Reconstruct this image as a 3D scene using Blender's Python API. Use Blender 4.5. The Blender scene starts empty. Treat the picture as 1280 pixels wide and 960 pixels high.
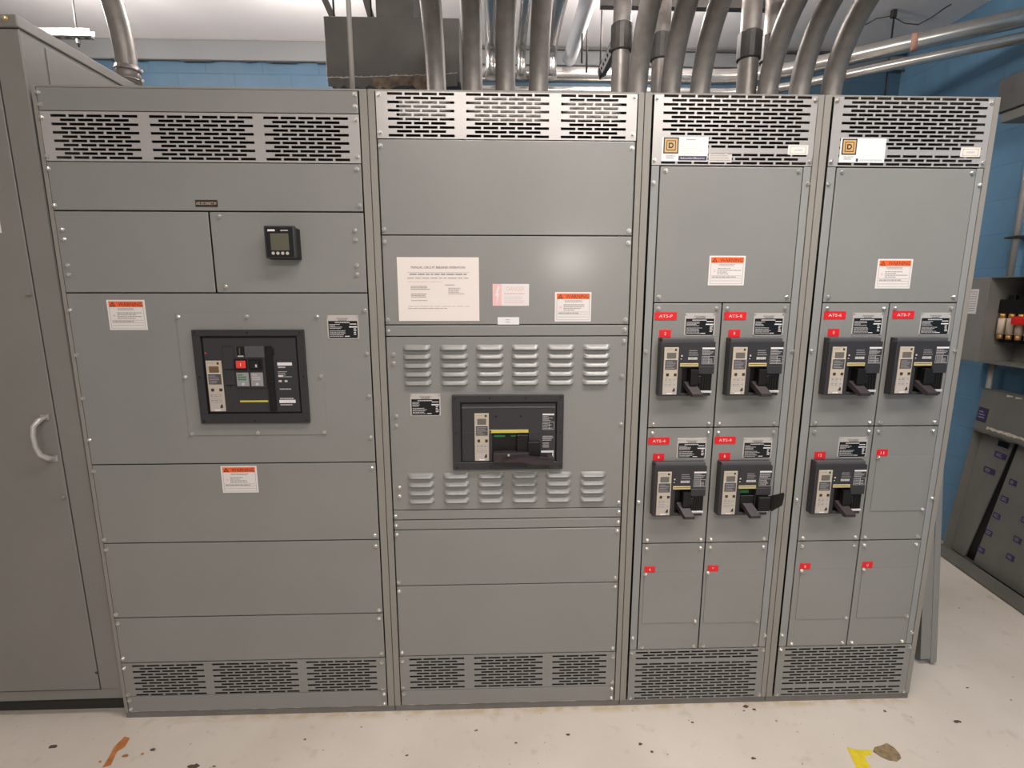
import bpy, bmesh, math, random
from mathutils import Vector, Matrix, Euler
random.seed(7)
scene = bpy.context.scene
COL = scene.collection
PI = math.pi

# ------------------------------------------------------------------ materials
def mat(name, color, rough=0.5, metal=0.0, var=0.0, vscale=6.0, bump=0.0, bscale=300.0, emis=None, spec=0.5, coat=0.0):
    m = bpy.data.materials.new(name); m.use_nodes = True
    nt = m.node_tree; b = nt.nodes['Principled BSDF']
    c = tuple(color) + (1.0,)
    b.inputs['Base Color'].default_value = c
    b.inputs['Roughness'].default_value = rough
    b.inputs['Metallic'].default_value = metal
    b.inputs['Specular IOR Level'].default_value = spec
    if coat: b.inputs['Coat Weight'].default_value = coat; b.inputs['Coat Roughness'].default_value = .16
    if emis:
        b.inputs['Emission Color'].default_value = tuple(emis[:3]) + (1,)
        b.inputs['Emission Strength'].default_value = emis[3]
    if var or bump:
        geo = nt.nodes.new('ShaderNodeNewGeometry')
    if var:
        n = nt.nodes.new('ShaderNodeTexNoise'); n.inputs['Scale'].default_value = vscale
        n.inputs['Detail'].default_value = 4
        nt.links.new(geo.outputs['Position'], n.inputs['Vector'])
        r = nt.nodes.new('ShaderNodeMapRange')
        r.inputs['To Min'].default_value = 1 - var; r.inputs['To Max'].default_value = 1 + var
        r.inputs['From Min'].default_value = .25; r.inputs['From Max'].default_value = .75
        nt.links.new(n.outputs['Fac'], r.inputs['Value'])
        v = nt.nodes.new('ShaderNodeVectorMath'); v.operation = 'SCALE'
        v.inputs[0].default_value = color
        nt.links.new(r.outputs['Result'], v.inputs['Scale'])
        nt.links.new(v.outputs['Vector'], b.inputs['Base Color'])
    if bump:
        n2 = nt.nodes.new('ShaderNodeTexNoise'); n2.inputs['Scale'].default_value = bscale
        n2.inputs['Detail'].default_value = 3
        nt.links.new(geo.outputs['Position'], n2.inputs['Vector'])
        bu = nt.nodes.new('ShaderNodeBump'); bu.inputs['Strength'].default_value = bump
        bu.inputs['Distance'].default_value = .002
        nt.links.new(n2.outputs['Fac'], bu.inputs['Height'])
        nt.links.new(bu.outputs['Normal'], b.inputs['Normal'])
    return m

GREY   = mat('grey_enamel', (.243, .241, .230), .36, var=.05, vscale=3, bump=.04, bscale=160, spec=.5, coat=.35)
GREYV  = mat('grey_enamel_lit', (.46, .44, .43), .30, metal=.3, var=.05, vscale=4)  # ceiling light reflected in the top grilles, painted in as lighter enamel
GREYS  = mat('grey_enamel_strip', (.272, .276, .272), .36, var=.05, vscale=3)
GREYP  = mat('grey_enamel_post', (.265, .25, .225), .42, var=.05, vscale=3)
GREYC  = mat('grey_enamel_cabinet', (.215, .206, .190), .38, var=.06, vscale=3, bump=.08, bscale=220)
GREYO  = mat('olive_grey_enamel', (.165, .160, .142), .45, var=.08, vscale=8)
SHELL  = mat('enclosure_dark', (.05, .048, .046), .7)
DARKIN = mat('toe_kick_dark', (.03, .028, .025), .8)
FILTER = mat('dusty_filter', (.028, .022, .021), .9, var=.7, vscale=22)
ALU    = mat('bright_baffle', (.36, .34, .32), .5, metal=.3, var=.2, vscale=30)
ZINC   = mat('zinc_bolt', (.64, .62, .59), .28, metal=.85)
BRASS  = mat('brass_bolt', (.62, .52, .32), .35, metal=.8)
GALV   = mat('galvanized_conduit', (.25, .23, .213), .42, metal=.42, var=.16, vscale=25, bump=.1, bscale=90)
GALVB  = mat('bright_galvanized', (.60, .58, .55), .26, metal=.85, var=.10, vscale=18)
GALVD  = mat('dark_coupling', (.075, .07, .066), .5, metal=.4, var=.2, vscale=30)
EMT    = mat('thin_tubing', (.50, .48, .46), .38, metal=.4)
STEELD = mat('dark_sheet_steel', (.105, .099, .093), .5, metal=.2, var=.22, vscale=7)
RUST   = mat('torn_lining', (.16, .12, .09), .9, var=.6, vscale=30)
CREAMT = mat('torn_tape', (.62, .56, .45), .8, var=.3, vscale=50)
ROD    = mat('threaded_rod', (.06, .055, .05), .5, metal=.5)
STRUT  = mat('strut_galvanized_lit', (.60, .58, .56), .45, metal=.2, var=.1, vscale=30)  # lit copy of the strut steel, brightness put into the colour
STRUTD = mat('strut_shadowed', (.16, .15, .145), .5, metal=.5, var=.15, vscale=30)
BLACK  = mat('black_plastic', (.008, .007, .007), .45, spec=.35)
BLACKG = mat('black_gloss', (.012, .012, .013), .18)
CHAR   = mat('charcoal_moulding', (.034, .032, .035), .42, spec=.4, var=.06, vscale=40)
CHARL  = mat('charcoal_lip', (.085, .082, .088), .35)
CHARS  = mat('charcoal_face', (.038, .036, .040), .36, spec=.4)
MAROON = mat('dark_brown_hasp', (.032, .023, .024), .5)
CREAM  = mat('trip_unit_beige', (.52, .45, .36), .45)
CREAMD = mat('trip_unit_lower', (.50, .45, .40), .4)
TRIPD  = mat('trip_panel_dark', (.085, .078, .085), .4)
LCD    = mat('lcd_grey', (.15, .14, .115), .25)
LCDB   = mat('lcd_amber', (.16, .10, .05), .25)
LCDG   = mat('lcd_meter', (.11, .105, .075), .22)
WHITE  = mat('label_white', (.76, .72, .70), .5)
PAPER  = mat('paper_white', (.80, .73, .69), .75)
GLOSSW = mat('glossy_label_white', (.80, .78, .79), .22)
SILVER = mat('label_silver', (.62, .58, .55), .3, metal=.3)
ORANGE = mat('warning_orange', (.86, .13, .025), .5)
PINK   = mat('faded_pink', (.80, .50, .50), .6)
PINKT  = mat('faded_pink_text', (.70, .50, .49), .6)
RED    = mat('engraved_red', (.74, .012, .018), .4)
REDB   = mat('button_red', (.80, .05, .035), .35)
YELLOW = mat('strip_yellow', (.60, .50, .10), .4)
YELLOWT= mat('floor_tape_yellow', (.75, .58, .03), .5, var=.12, vscale=40)
TAN    = mat('strip_tan', (.60, .50, .24), .45)
GREEN  = mat('flag_green', (.012, .19, .05), .4)
INK    = mat('print_black', (.03, .028, .028), .6)
INKG   = mat('print_grey', (.36, .33, .32), .6)
INKL   = mat('print_light', (.55, .53, .53), .5)
INKM   = mat('print_mid', (.30, .29, .30), .5)
GOLD   = mat('logo_gold', (.60, .38, .15), .4)
NAVY   = mat('label_navy', (.045, .04, .09), .4)
BROWN  = mat('engraved_brown', (.028, .018, .012), .4)
TEXTC  = mat('engraved_cream', (.68, .58, .42), .5)
PURPLE = mat('purple_label', (.045, .036, .085), .5)
PURPT  = mat('purple_label_text', (.36, .32, .50), .5)
FUSE   = mat('fuse_body', (.62, .50, .38), .6)
FUSEC  = mat('fuse_cap', (.62, .34, .10), .35, metal=.6)
REDK   = mat('red_knob', (.70, .02, .02), .4)
STAIN  = mat('orange_stain', (.50, .19, .06), .6, var=.3, vscale=40)
MUD    = mat('brown_residue', (.26, .185, .10), .8, var=.4, vscale=60)
CHIP   = mat('dark_flake', (.10, .07, .055), .8)
CHIPW  = mat('pale_flake', (.62, .57, .52), .7)

def kick_mat():
    m = mat('grey_enamel_chipped', (.25, .245, .238), .4)
    nt = m.node_tree; b = nt.nodes['Principled BSDF']
    geo = nt.nodes.new('ShaderNodeNewGeometry'); sep = nt.nodes.new('ShaderNodeSeparateXYZ')
    nt.links.new(geo.outputs['Position'], sep.inputs[0])
    mp = nt.nodes.new('ShaderNodeMapping'); mp.inputs['Scale'].default_value = (9, 9, 40)
    nt.links.new(geo.outputs['Position'], mp.inputs['Vector'])
    n = nt.nodes.new('ShaderNodeTexNoise'); n.inputs['Scale'].default_value = 1.6; n.inputs['Detail'].default_value = 5
    nt.links.new(mp.outputs[0], n.inputs['Vector'])
    r = nt.nodes.new('ShaderNodeMapRange'); r.inputs['From Min'].default_value = .040; r.inputs['From Max'].default_value = .029
    nt.links.new(sep.outputs['Z'], r.inputs['Value'])
    mul = nt.nodes.new('ShaderNodeMath'); mul.operation = 'MULTIPLY'
    nt.links.new(n.outputs['Fac'], mul.inputs[0]); nt.links.new(r.outputs[0], mul.inputs[1])
    st = nt.nodes.new('ShaderNodeMapRange'); st.inputs['From Min'].default_value = .39; st.inputs['From Max'].default_value = .45
    nt.links.new(mul.outputs[0], st.inputs['Value'])
    mx = nt.nodes.new('ShaderNodeMixRGB'); mx.inputs[1].default_value = (.25, .245, .238, 1); mx.inputs[2].default_value = (.72, .68, .62, 1)
    nt.links.new(st.outputs[0], mx.inputs[0]); nt.links.new(mx.outputs[0], b.inputs['Base Color'])
    return m
KICK = kick_mat()

def floor_mat():
    m = mat('painted_floor', (.60, .51, .42), .42)
    nt = m.node_tree; b = nt.nodes['Principled BSDF']; L = nt.links.new
    geo = nt.nodes.new('ShaderNodeNewGeometry')
    def noise(s, d=4):
        n = nt.nodes.new('ShaderNodeTexNoise'); n.inputs['Scale'].default_value = s; n.inputs['Detail'].default_value = d
        L(geo.outputs['Position'], n.inputs['Vector']); return n
    def rng(src, a, bb, t0=0., t1=1.):
        r = nt.nodes.new('ShaderNodeMapRange'); r.inputs['From Min'].default_value = a; r.inputs['From Max'].default_value = bb
        r.inputs['To Min'].default_value = t0; r.inputs['To Max'].default_value = t1
        L(src, r.inputs['Value']); return r.outputs[0]
    def mix(f, c1, c2):
        x = nt.nodes.new('ShaderNodeMixRGB')
        L(f, x.inputs[0])
        for i, c in ((1, c1), (2, c2)):
            if isinstance(c, tuple): x.inputs[i].default_value = c
            else: L(c, x.inputs[i])
        return x.outputs[0]
    c = mix(rng(noise(2.2).outputs['Fac'], .3, .7), (.72, .65, .58, 1), (.63, .56, .49, 1))
    c = mix(rng(noise(14, 6).outputs['Fac'], .60, .78, 0, .45), c, (.40, .32, .25, 1))
    # fine scratches, specks
    c = mix(rng(noise(60, 2).outputs['Fac'], .735, .76, 0, .85), c, (.16, .11, .08, 1))
    c = mix(rng(noise(26, 2).outputs['Fac'], .755, .775, 0, .8), c, (.19, .13, .09, 1))
    # yellowed bead of sealant along the switchboard base
    sep = nt.nodes.new('ShaderNodeSeparateXYZ'); L(geo.outputs['Position'], sep.inputs[0])
    k = rng(sep.outputs['Y'], -.036, -.010)
    n5 = rng(noise(16, 5).outputs['Fac'], .42, .58, .1, .6)
    mul = nt.nodes.new('ShaderNodeMath'); mul.operation = 'MULTIPLY'; L(k, mul.inputs[0]); L(n5, mul.inputs[1])
    mu2 = nt.nodes.new('ShaderNodeMath'); mu2.operation = 'MULTIPLY'; L(mul.outputs[0], mu2.inputs[0])
    mu3 = nt.nodes.new('ShaderNodeMath'); mu3.operation = 'MULTIPLY'; L(rng(sep.outputs['X'], 3.22, 3.16), mu3.inputs[0]); L(rng(sep.outputs['X'], .1, .35), mu3.inputs[1]); L(mu3.outputs[0], mu2.inputs[1])
    c = mix(mu2.outputs[0], c, (.50, .37, .20, 1))
    L(c, b.inputs['Base Color'])
    L(rng(noise(5).outputs['Fac'], .3, .7, .36, .52), b.inputs['Roughness'])
    return m

def block_mat(axis, g=1.0):
    m = mat('blue_block_wall_' + axis, (.12, .27, .40), .55)
    nt = m.node_tree; b = nt.nodes['Principled BSDF']; L = nt.links.new
    geo = nt.nodes.new('ShaderNodeNewGeometry'); sep = nt.nodes.new('ShaderNodeSeparateXYZ')
    L(geo.outputs['Position'], sep.inputs[0]); cmb = nt.nodes.new('ShaderNodeCombineXYZ')
    L(sep.outputs[axis], cmb.inputs[0]); L(sep.outputs['Z'], cmb.inputs[1])
    br = nt.nodes.new('ShaderNodeTexBrick'); L(cmb.outputs[0], br.inputs['Vector'])
    br.inputs['Scale'].default_value = 1.0; br.inputs['Brick Width'].default_value = .406; br.inputs['Row Height'].default_value = .203
    br.inputs['Mortar Size'].default_value = .004; br.inputs['Mortar Smooth'].default_value = .6
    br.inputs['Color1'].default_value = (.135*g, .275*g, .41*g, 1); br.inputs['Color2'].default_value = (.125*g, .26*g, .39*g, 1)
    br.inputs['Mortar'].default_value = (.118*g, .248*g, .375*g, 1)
    n = nt.nodes.new('ShaderNodeTexNoise'); n.inputs['Scale'].default_value = 5; L(geo.outputs['Position'], n.inputs['Vector'])
    mx = nt.nodes.new('ShaderNodeMixRGB'); mx.blend_type = 'MULTIPLY'; mx.inputs[0].default_value = .35
    L(br.outputs['Color'], mx.inputs[1]); L(n.outputs['Fac'], mx.inputs[2]); 
    L(mx.outputs[0], b.inputs['Base Color'])
    bu = nt.nodes.new('ShaderNodeBump'); bu.inputs['Strength'].default_value = .5; bu.inputs['Distance'].default_value = .004
    bu.invert = True
    L(br.outputs['Fac'], bu.inputs['Height']); L(bu.outputs[0], b.inputs['Normal'])
    return m

# ------------------------------------------------------------------ mesh builder
def glyphs(s, cache={}):
    if s not in cache:
        cu = bpy.data.curves.new('txt', 'FONT'); cu.body = s; cu.resolution_u = 2
        ob = bpy.data.objects.new('txt', cu); COL.objects.link(ob)
        dg = bpy.context.evaluated_depsgraph_get()
        me = bpy.data.meshes.new_from_object(ob.evaluated_get(dg))
        vs = [v.co.copy() for v in me.vertices]; fs = [tuple(p.vertices) for p in me.polygons]
        bpy.data.objects.remove(ob); bpy.data.meshes.remove(me); bpy.data.curves.remove(cu)
        cache[s] = (vs, fs)
    return cache[s]

class MB:
    def __init__(self): self.bm = bmesh.new(); self.mats = []
    def mi(self, m):
        if m not in self.mats: self.mats.append(m)
        return self.mats.index(m)
    def box(self, x0, x1, y0, y1, z0, z1, m, bev=0.0, seg=1):
        bm = self.bm; i = self.mi(m)
        vs = [bm.verts.new((x, y, z)) for x in (x0, x1) for y in (y0, y1) for z in (z0, z1)]
        fs = []
        for q in ((0,1,3,2),(4,6,7,5),(0,4,5,1),(2,3,7,6),(0,2,6,4),(1,5,7,3)):
            f = bm.faces.new([vs[k] for k in q]); f.material_index = i; fs.append(f)
        if bev:
            es = list({e for f in fs for e in f.edges})
            r = bmesh.ops.bevel(bm, geom=es, offset=bev, segments=seg, affect='EDGES', profile=.6)
            for f in r['faces']: f.material_index = i
    def rect(self, x0, x1, z0, z1, y, m):
        i = self.mi(m); bm = self.bm
        f = bm.faces.new([bm.verts.new(p) for p in ((x0,y,z0),(x1,y,z0),(x1,y,z1),(x0,y,z1))]); f.material_index = i
    def poly(self, pts, m, thick=None):
        bm = self.bm; i = self.mi(m)
        a = [bm.verts.new(p) for p in pts]
        f = bm.faces.new(a); f.material_index = i
        if thick:
            d = Vector(thick); b = [bm.verts.new(Vector(p) + d) for p in pts]
            g = bm.faces.new(b[::-1]); g.material_index = i
            n = len(a)
            for k in range(n):
                h = bm.faces.new((a[k], b[k], b[(k+1) % n], a[(k+1) % n])); h.material_index = i
    def tube(self, path, r, m, n=16, caps=True, smooth=True):
        bm = self.bm; i = self.mi(m); P = [Vector(p) for p in path]; rs = r if isinstance(r, (list, tuple)) else [r]*len(P)
        rings = []; ref = None
        for k, p in enumerate(P):
            t = (P[min(k+1, len(P)-1)] - P[max(k-1, 0)]).normalized()
            if ref is None:
                ref = Vector((1,0,0)) if abs(t.x) < .9 else Vector((0,1,0))
            u = (ref - t*ref.dot(t)).normalized(); w = t.cross(u); ref = u
            rings.append([bm.verts.new(p + (u*math.cos(2*PI*a/n) + w*math.sin(2*PI*a/n))*rs[k]) for a in range(n)])
        for k in range(len(P)-1):
            for a in range(n):
                f = bm.faces.new((rings[k][a], rings[k][(a+1) % n], rings[k+1][(a+1) % n], rings[k+1][a])); f.material_index = i; f.smooth = smooth
        if caps:
            for rg, rev in ((rings[0], True), (rings[-1], False)):
                f = bm.faces.new(rg[::-1] if rev else rg); f.material_index = i
    def text(self, s, x, z, h, y, m, w=None, align='c', flip=None):
        """flat lettering facing -y; h = cap height, w = forced total width"""
        vs, fs = glyphs(s)
        if not vs: return
        x0 = min(v.x for v in vs); x1 = max(v.x for v in vs); cap = .70
        k = h/cap; kx = (w/(x1-x0)) if w else k
        W = (x1-x0)*kx; ox = {'c': x - W/2, 'l': x, 'r': x - W}[align]
        i = self.mi(m); bm = self.bm
        nv = [bm.verts.new((ox + (v.x-x0)*kx, y, z + v.y*k)) for v in vs]
        for f in fs:
            try: g = bm.faces.new([nv[a] for a in f]); g.material_index = i
            except ValueError: pass
    def lines(self, x0, x1, z0, z1, n, y, m, seed=0, fill=.45, minw=.5):
        rd = random.Random(seed); p = (z1-z0)/n
        for k in range(n):
            z = z1 - p*(k+.5); x = x0; end = x0 + (x1-x0)*rd.uniform(minw, 1)
            while x < end:
                wl = rd.uniform(.05, .16)*(x1-x0)
                self.rect(x, min(x+wl, end), z - p*fill/2, z + p*fill/2, y, m); x += wl + .018*(x1-x0)
    def build(self, name, parent=None, loc=(0,0,0), label=None, rot=None):
        me = bpy.data.meshes.new(name)
        bmesh.ops.recalc_face_normals(self.bm, faces=[f for f in self.bm.faces if len(f.verts) > 0 and f.calc_area() > 0 and False])
        self.bm.to_mesh(me); self.bm.free()
        for m in self.mats: me.materials.append(m)
        o = bpy.data.objects.new(name, me); COL.objects.link(o); o.location = loc
        if rot: o.rotation_euler = rot
        if parent: o.parent = parent
        if label: o['label'] = label
        return o

def empty(name, loc, label, cat, group=None, rot=None):
    o = bpy.data.objects.new(name, None); COL.objects.link(o); o.location = loc; o.empty_display_size = .1
    if rot: o.rotation_euler = rot
    o['label'] = label; o['category'] = cat
    if group: o['group'] = group
    return o
def tag(o, label, cat, group=None):
    o['label'] = label; o['category'] = cat
    if group: o['group'] = group
    return o
def structure(o): o['kind'] = 'structure'; return o

# bolt head, shared mesh
def bolt_mesh(m, name):
    b = MB()
    b.tube([(0,0,0),(0,-.0016,0)], .0078, m, n=14, smooth=False)
    b.tube([(0,-.0016,0),(0,-.006,0),(0,-.0075,0)], [.0058,.0058,.0042], m, n=6, smooth=False)
    o = b.build(name); me = o.data; bpy.data.objects.remove(o); return me
BOLT = bolt_mesh(ZINC, 'bolt'); BOLTG = bolt_mesh(GREYC, 'bolt_painted'); BOLTB = bolt_mesh(BRASS, 'bolt_brass')
def bolt(parent, x, z, y=-.001, me=None, s=1.0):
    o = bpy.data.objects.new('bolt', me or BOLT); COL.objects.link(o); o.parent = parent
    o.location = (x, y, z); o.rotation_euler = (0, random.uniform(0, 1), 0); o.scale = (s, s, s)
    return o

# ------------------------------------------------------------------ room
def plane(name, pts, m):
    b = MB(); b.poly(pts, m); o = b.build(name); return structure(o)
XW, YB, ZC = 4.55, 2.26, 3.46
FLOOR = plane('floor', [(-4,-4.5,0),(XW,-4.5,0),(XW,YB,0),(-4,YB,0)], floor_mat())
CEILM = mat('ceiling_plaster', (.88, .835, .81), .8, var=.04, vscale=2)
BANDM = mat('beam_plaster_shaded', (.185, .19, .19), .8, var=.05, vscale=2)  # shade on the beam face painted in as a darker plaster tone
plane('ceiling', [(-4,YB,ZC),(XW,YB,ZC),(XW,-4.5,ZC),(-4,-4.5,ZC)], CEILM)
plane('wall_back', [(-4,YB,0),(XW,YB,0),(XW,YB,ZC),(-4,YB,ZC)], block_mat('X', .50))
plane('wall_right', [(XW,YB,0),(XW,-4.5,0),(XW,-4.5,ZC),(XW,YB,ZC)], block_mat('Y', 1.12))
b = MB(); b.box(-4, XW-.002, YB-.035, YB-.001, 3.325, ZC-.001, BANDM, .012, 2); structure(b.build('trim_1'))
b = MB()
pts = []
x = -3.9
while x < XW-.1:                      # cracked paint edge under the beam
    w = random.uniform(.05, .3); b.rect(x, x+w, 3.317-random.uniform(.002,.007), 3.323, YB-.036, INK); x += w + random.uniform(.02, .4)
structure(b.build('trim_2'))
b = MB()
def blob(b, cx, cy, rx, ry, m, n=14, z=.0012, seed=0, jag=.35):
    rd = random.Random(seed)
    b.poly([(cx + rx*math.cos(2*PI*k/n)*(1+rd.uniform(-jag, jag)), cy + ry*math.sin(2*PI*k/n)*(1+rd.uniform(-jag, jag)), z) for k in range(n)], m)
# floor marks belong to the floor surface
b = MB()
b.poly([(.056,-.085,.0010),(.082,-.092,.0010),(.090,-.130,.0010),(.076,-.150,.0010),(.094,-.205,.0010),(.070,-.215,.0010),(.062,-.17,.0010),(.050,-.13,.0010)], STAIN)
for k, (cx, cy, r) in enumerate([(.118,-.168,.010),(.176,-.163,.007),(.10,-.235,.014),(.46,-.235,.013),(.045,-.19,.006)]): blob(b, cx, cy, r, r*.7, STAIN, 9, .0011, k)
b.build('orange_paint_stain', FLOOR)
b = MB()
for k, (cx, cy, r) in enumerate([(-.18,-.122,.012),(.203,-.148,.011),(.392,-.218,.016),(.465,-.222,.007),(2.016,-.179,.008),(2.05,-.213,.007),
        (2.412,-.251,.008),(2.50,-.018,.011),(2.526,-.035,.010),(2.48,-.04,.006),(3.303,-.118,.013),(3.973,.597,.007),(1.4,-.10,.007),(1.55,-.16,.005),(1.75,-.13,.008),(2.25,-.09,.006),(3.05,-.06,.007),(3.5,.05,.006),(3.62,-.02,.005),(.75,-.12,.007),(.95,-.07,.004),(1.15,-.2,.006)]):
    blob(b, cx, cy, r, r*.6, CHIP, 8, .0012, k+20, .55)
for k, (cx, cy, r) in enumerate([(.29,-.022,.018),(.337,-.016,.022),(.36,-.02,.012),(.31,-.012,.010)]): blob(b, cx, cy, r, r*.28, CHIPW, 9, .0016, k+60, .5)
b.build('flaked_paint', FLOOR)
b = MB(); b.poly([(2.785,-.215,.0014),(2.80,-.225,.0014),(2.832,-.230,.0014),(2.868,-.231,.0014),(2.850,-.252,.0014),(2.822,-.256,.0014),(2.812,-.300,.0014),(2.80,-.36,.0014),(2.735,-.36,.0014),(2.762,-.295,.0014),(2.775,-.25,.0014)], YELLOWT, (0,0,-.0010))
tag(b.build('floor_tape'), 'torn scrap of yellow floor tape on the pale floor, in front of the rightmost panel', 'floor tape')
b = MB()
b.poly([(2.868,-.238,.0030),(2.885,-.222,.0030),(2.915,-.216,.0030),(2.945,-.206,.0030),(2.957,-.225,.0030),(2.958,-.25,.0030),(2.95,-.268,.0030),(2.925,-.28,.0030),(2.90,-.275,.0030),(2.88,-.26,.0030)], MUD, (0,0,-.0028))
tag(b.build('debris_flake'), 'ragged flake of brown grime lying beside the yellow tape', 'debris')

# ------------------------------------------------------------------ switchboard sections
H = 2.324
S_X = [0.0, 1.0668, 1.9812, 2.5908]; S_W = [1.0668, .9144, .6096, .6096]
DEPTH = 1.05
def panel(sec, name, x0, x1, z0, z1, bolts=(), m=None, label=None, g=.0009, y0=-.001, y1=.0050):
    b = MB(); b.box(x0+g, x1-g, y0, y1, z0+g, z1-g, m or GREY, min(.0024,(y1-y0)*.45), 2)
    o = b.build(name, sec, label=label)
    for (x, z) in bolts: bolt(o, x, z, y0)
    return o

SLOT, GAP = .0488, .0076
PIT = SLOT + GAP
def grille(sec, x0, x1, z0, z1, groups, ztop, rows, missing=(), rp=.01275, sh=.0082, bolts=(), m=None, label=None):
    b = MB(); y0, y1 = -.001, .001; m = m or GREYV
    def bx(a, c, d, e): b.box(a, c, y0, y1, d, e, m)
    zprev = z1
    for r in range(rows):
        zt = ztop - r*rp; zb = zt - sh
        bx(x0, x1, zt, zprev, )
        zprev = zb
        if r in missing: bx(x0, x1, zb, zt); continue
        cx = x0
        for gx, n in groups:
            k = n if r % 2 == 0 else n-1; s = gx if r % 2 == 0 else gx + PIT/2
            for j in range(k):
                bx(cx, s + j*PIT, zb, zt); cx = s + j*PIT + SLOT
        bx(cx, x1, zb, zt)
    bx(x0, x1, z0, zprev)
    o = b.build('vent_grille', sec, label=label)
    for (x, z) in bolts: bolt(o, x, z, y0)
    return o

def section(k, label, posts):
    X, W = S_X[k], S_W[k]
    t = empty('switchboard_section', (X, 0, 0), label, 'electrical cabinet', 'grey switchboard sections in a row')
    b = MB(); e = .0012
    (l0, l1), (r0, r1) = posts
    b.box(l0+e, l1, .0005, .055, .027, H, GREYP, .001); b.box(r0, r1-e, .0005, .055, .027, H, GREYP, .001)
    b.box(l1, r0, .0015, .055, H-.006, H, GREYP)
    b.build('front_frame', t)
    b = MB(); b.box(e, W-e, .004, .075, 0, .026, mat_sill, .0015); b.build('base_sill', t)
    b = MB(); s = .003
    b.box(e, e+s, .056, DEPTH, .02, H-.002, GREYC); b.box(W-e-s, W-e, .056, DEPTH, .02, H-.002, GREYC)
    b.box(e, W-e, .056, DEPTH, H-.002, H+.001, GREYC); b.box(e, W-e, DEPTH, DEPTH+s, .02, H-.002, GREYC)
    b.box(e+s, W-e-s, .30, .302, .03, H-.004, SHELL)
    b.build('enclosure', t, label='sheet metal enclosure behind the front panels')
    b = MB(); b.box(l1+.012, r0-.012, .010, .014, .034, .236, FILTER); b.build('vent_filter', t, label='dusty dark filter behind the lower vent slots')
    return t
mat_sill = mat('sill_grey_shaded', (.17, .165, .155), .5, var=.1, vscale=20)  # same grey paint, shade at the base darkened into the colour

# ---- stickers, plates and labels (all facing -y, local origin = lower left corner)
def warning_label(sec, x, z, w=.129, h=.103, y=-.0011, tilt=0.0, seed=0):
    b = MB(); b.box(0, w, -.0005, 0, 0, h, WHITE)
    yy = -.0007; y2 = -.0009
    b.rect(w*.05, w*.95, h*.76, h*.95, yy, ORANGE)
    tx, tz, s = w*.15, h*.785, h*.125
    b.poly([(tx-s*.75, y2, tz), (tx+s*.75, y2, tz), (tx, y2, tz+s*1.2)], INK)
    b.poly([(tx-s*.42, y2-.0001, tz+s*.17), (tx+s*.42, y2-.0001, tz+s*.17), (tx, y2-.0001, tz+s*.85)], ORANGE)
    b.rect(tx-s*.06, tx+s*.06, tz+s*.22, tz+s*.62, y2-.0002, INK)
    b.text('WARNING', w*.61, h*.79, h*.125, y2, INK, w=w*.62)
    for (a, c, d, e) in ((.05,.95,.055,.065),(.05,.06,.055,.76),(.94,.95,.055,.76)): b.rect(w*a, w*c, h*d, h*e, yy, INKG)
    b.lines(w*.27, w*.76, h*.65, h*.73, 2, yy, INKM, seed, .5, .85)
    b.lines(w*.24, w*.9, h*.36, h*.60, 4, yy, INKG, seed+1, .5, .4)
    b.rect(w*.13, w*.19, h*.45, h*.52, yy, PINK)
    for q in (.15, .24, .32): b.rect(w*.08, w*.92, h*q, h*(q+.012), yy, INKG)
    b.lines(w*.1, w*.9, h*.25, h*.32, 1, yy, INKG, seed+3, .5, .6)
    return b.build('warning_label', sec, (x, y, z), 'white warning label with an orange header', (0, tilt, 0))
def name_label(sec, x, z, w, h, txt, name, label, th=.52, m=RED, tm=GLOSSW, y=-.0011, wt=None):
    b = MB(); b.box(0, w, -.0016, 0, 0, h, m, .0004)
    if txt: b.text(txt, w/2, h*(1-th)/2, h*th, -.0018, tm, w=wt)
    return b.build(name, sec, (x, y, z), label)
def red_label(sec, x, z, txt, w=.080, h=.028):
    return name_label(sec, x, z, w, h, txt, 'engraved_label', 'red engraved label reading ' + txt, .36, wt=w*.60)
def red_tag(sec, x, z, txt, w=.042, h=.027):
    return name_label(sec, x, z, w, h, txt, 'number_label', 'small red engraved label reading ' + txt, .42, wt=w*(.16 if len(txt) == 1 else .3))
def rating_plate(sec, x, z, w=.110, h=.081, seed=0, y=-.0011):
    b = MB(); b.box(0, w, -.0008, 0, 0, h, SILVER, .0003)
    b.rect(w*.04, w*.965, h*.035, h*.76, -.0010, BLACKG)
    b.text('Schneider', w*.50, h*.835, h*.075, -.0010, INK, w=w*.38)
    b.lines(w*.36, w*.68, h*.775, h*.82, 1, -.0010, INK, seed, .7, .8)
    b.lines(w*.25, w*.72, h*.66, h*.73, 1, -.0012, INKL, seed+1, .6, 1)
    b.lines(w*.07, w*.50, h*.42, h*.64, 4, -.0012, INKL, seed+2, .45, .4)
    b.lines(w*.07, w*.60, h*.08, h*.38, 5, -.0012, INKL, seed+3, .40, .7)
    b.lines(w*.72, w*.95, h*.60, h*.66, 1, -.0012, GLOSSW, seed+5, .6, .9)
    b.rect(w*.70, w*.95, h*.485, h*.535, -.0012, GLOSSW)
    b.lines(w*.84, w*.95, h*.16, h*.46, 4, -.0012, GLOSSW, seed+6, .5, .5)
    b.rect(w*.55, w*.70, h*.10, h*.13, -.0012, GLOSSW)
    for cx in (.035, .965):
        for cz in (.05, .95): b.tube([(w*cx,-.0008,h*cz),(w*cx,-.0022,h*cz)], .0032, ZINC, 8)
    return b.build('rating_plate', sec, (x, y, z), 'black and silver rating plate')
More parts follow.
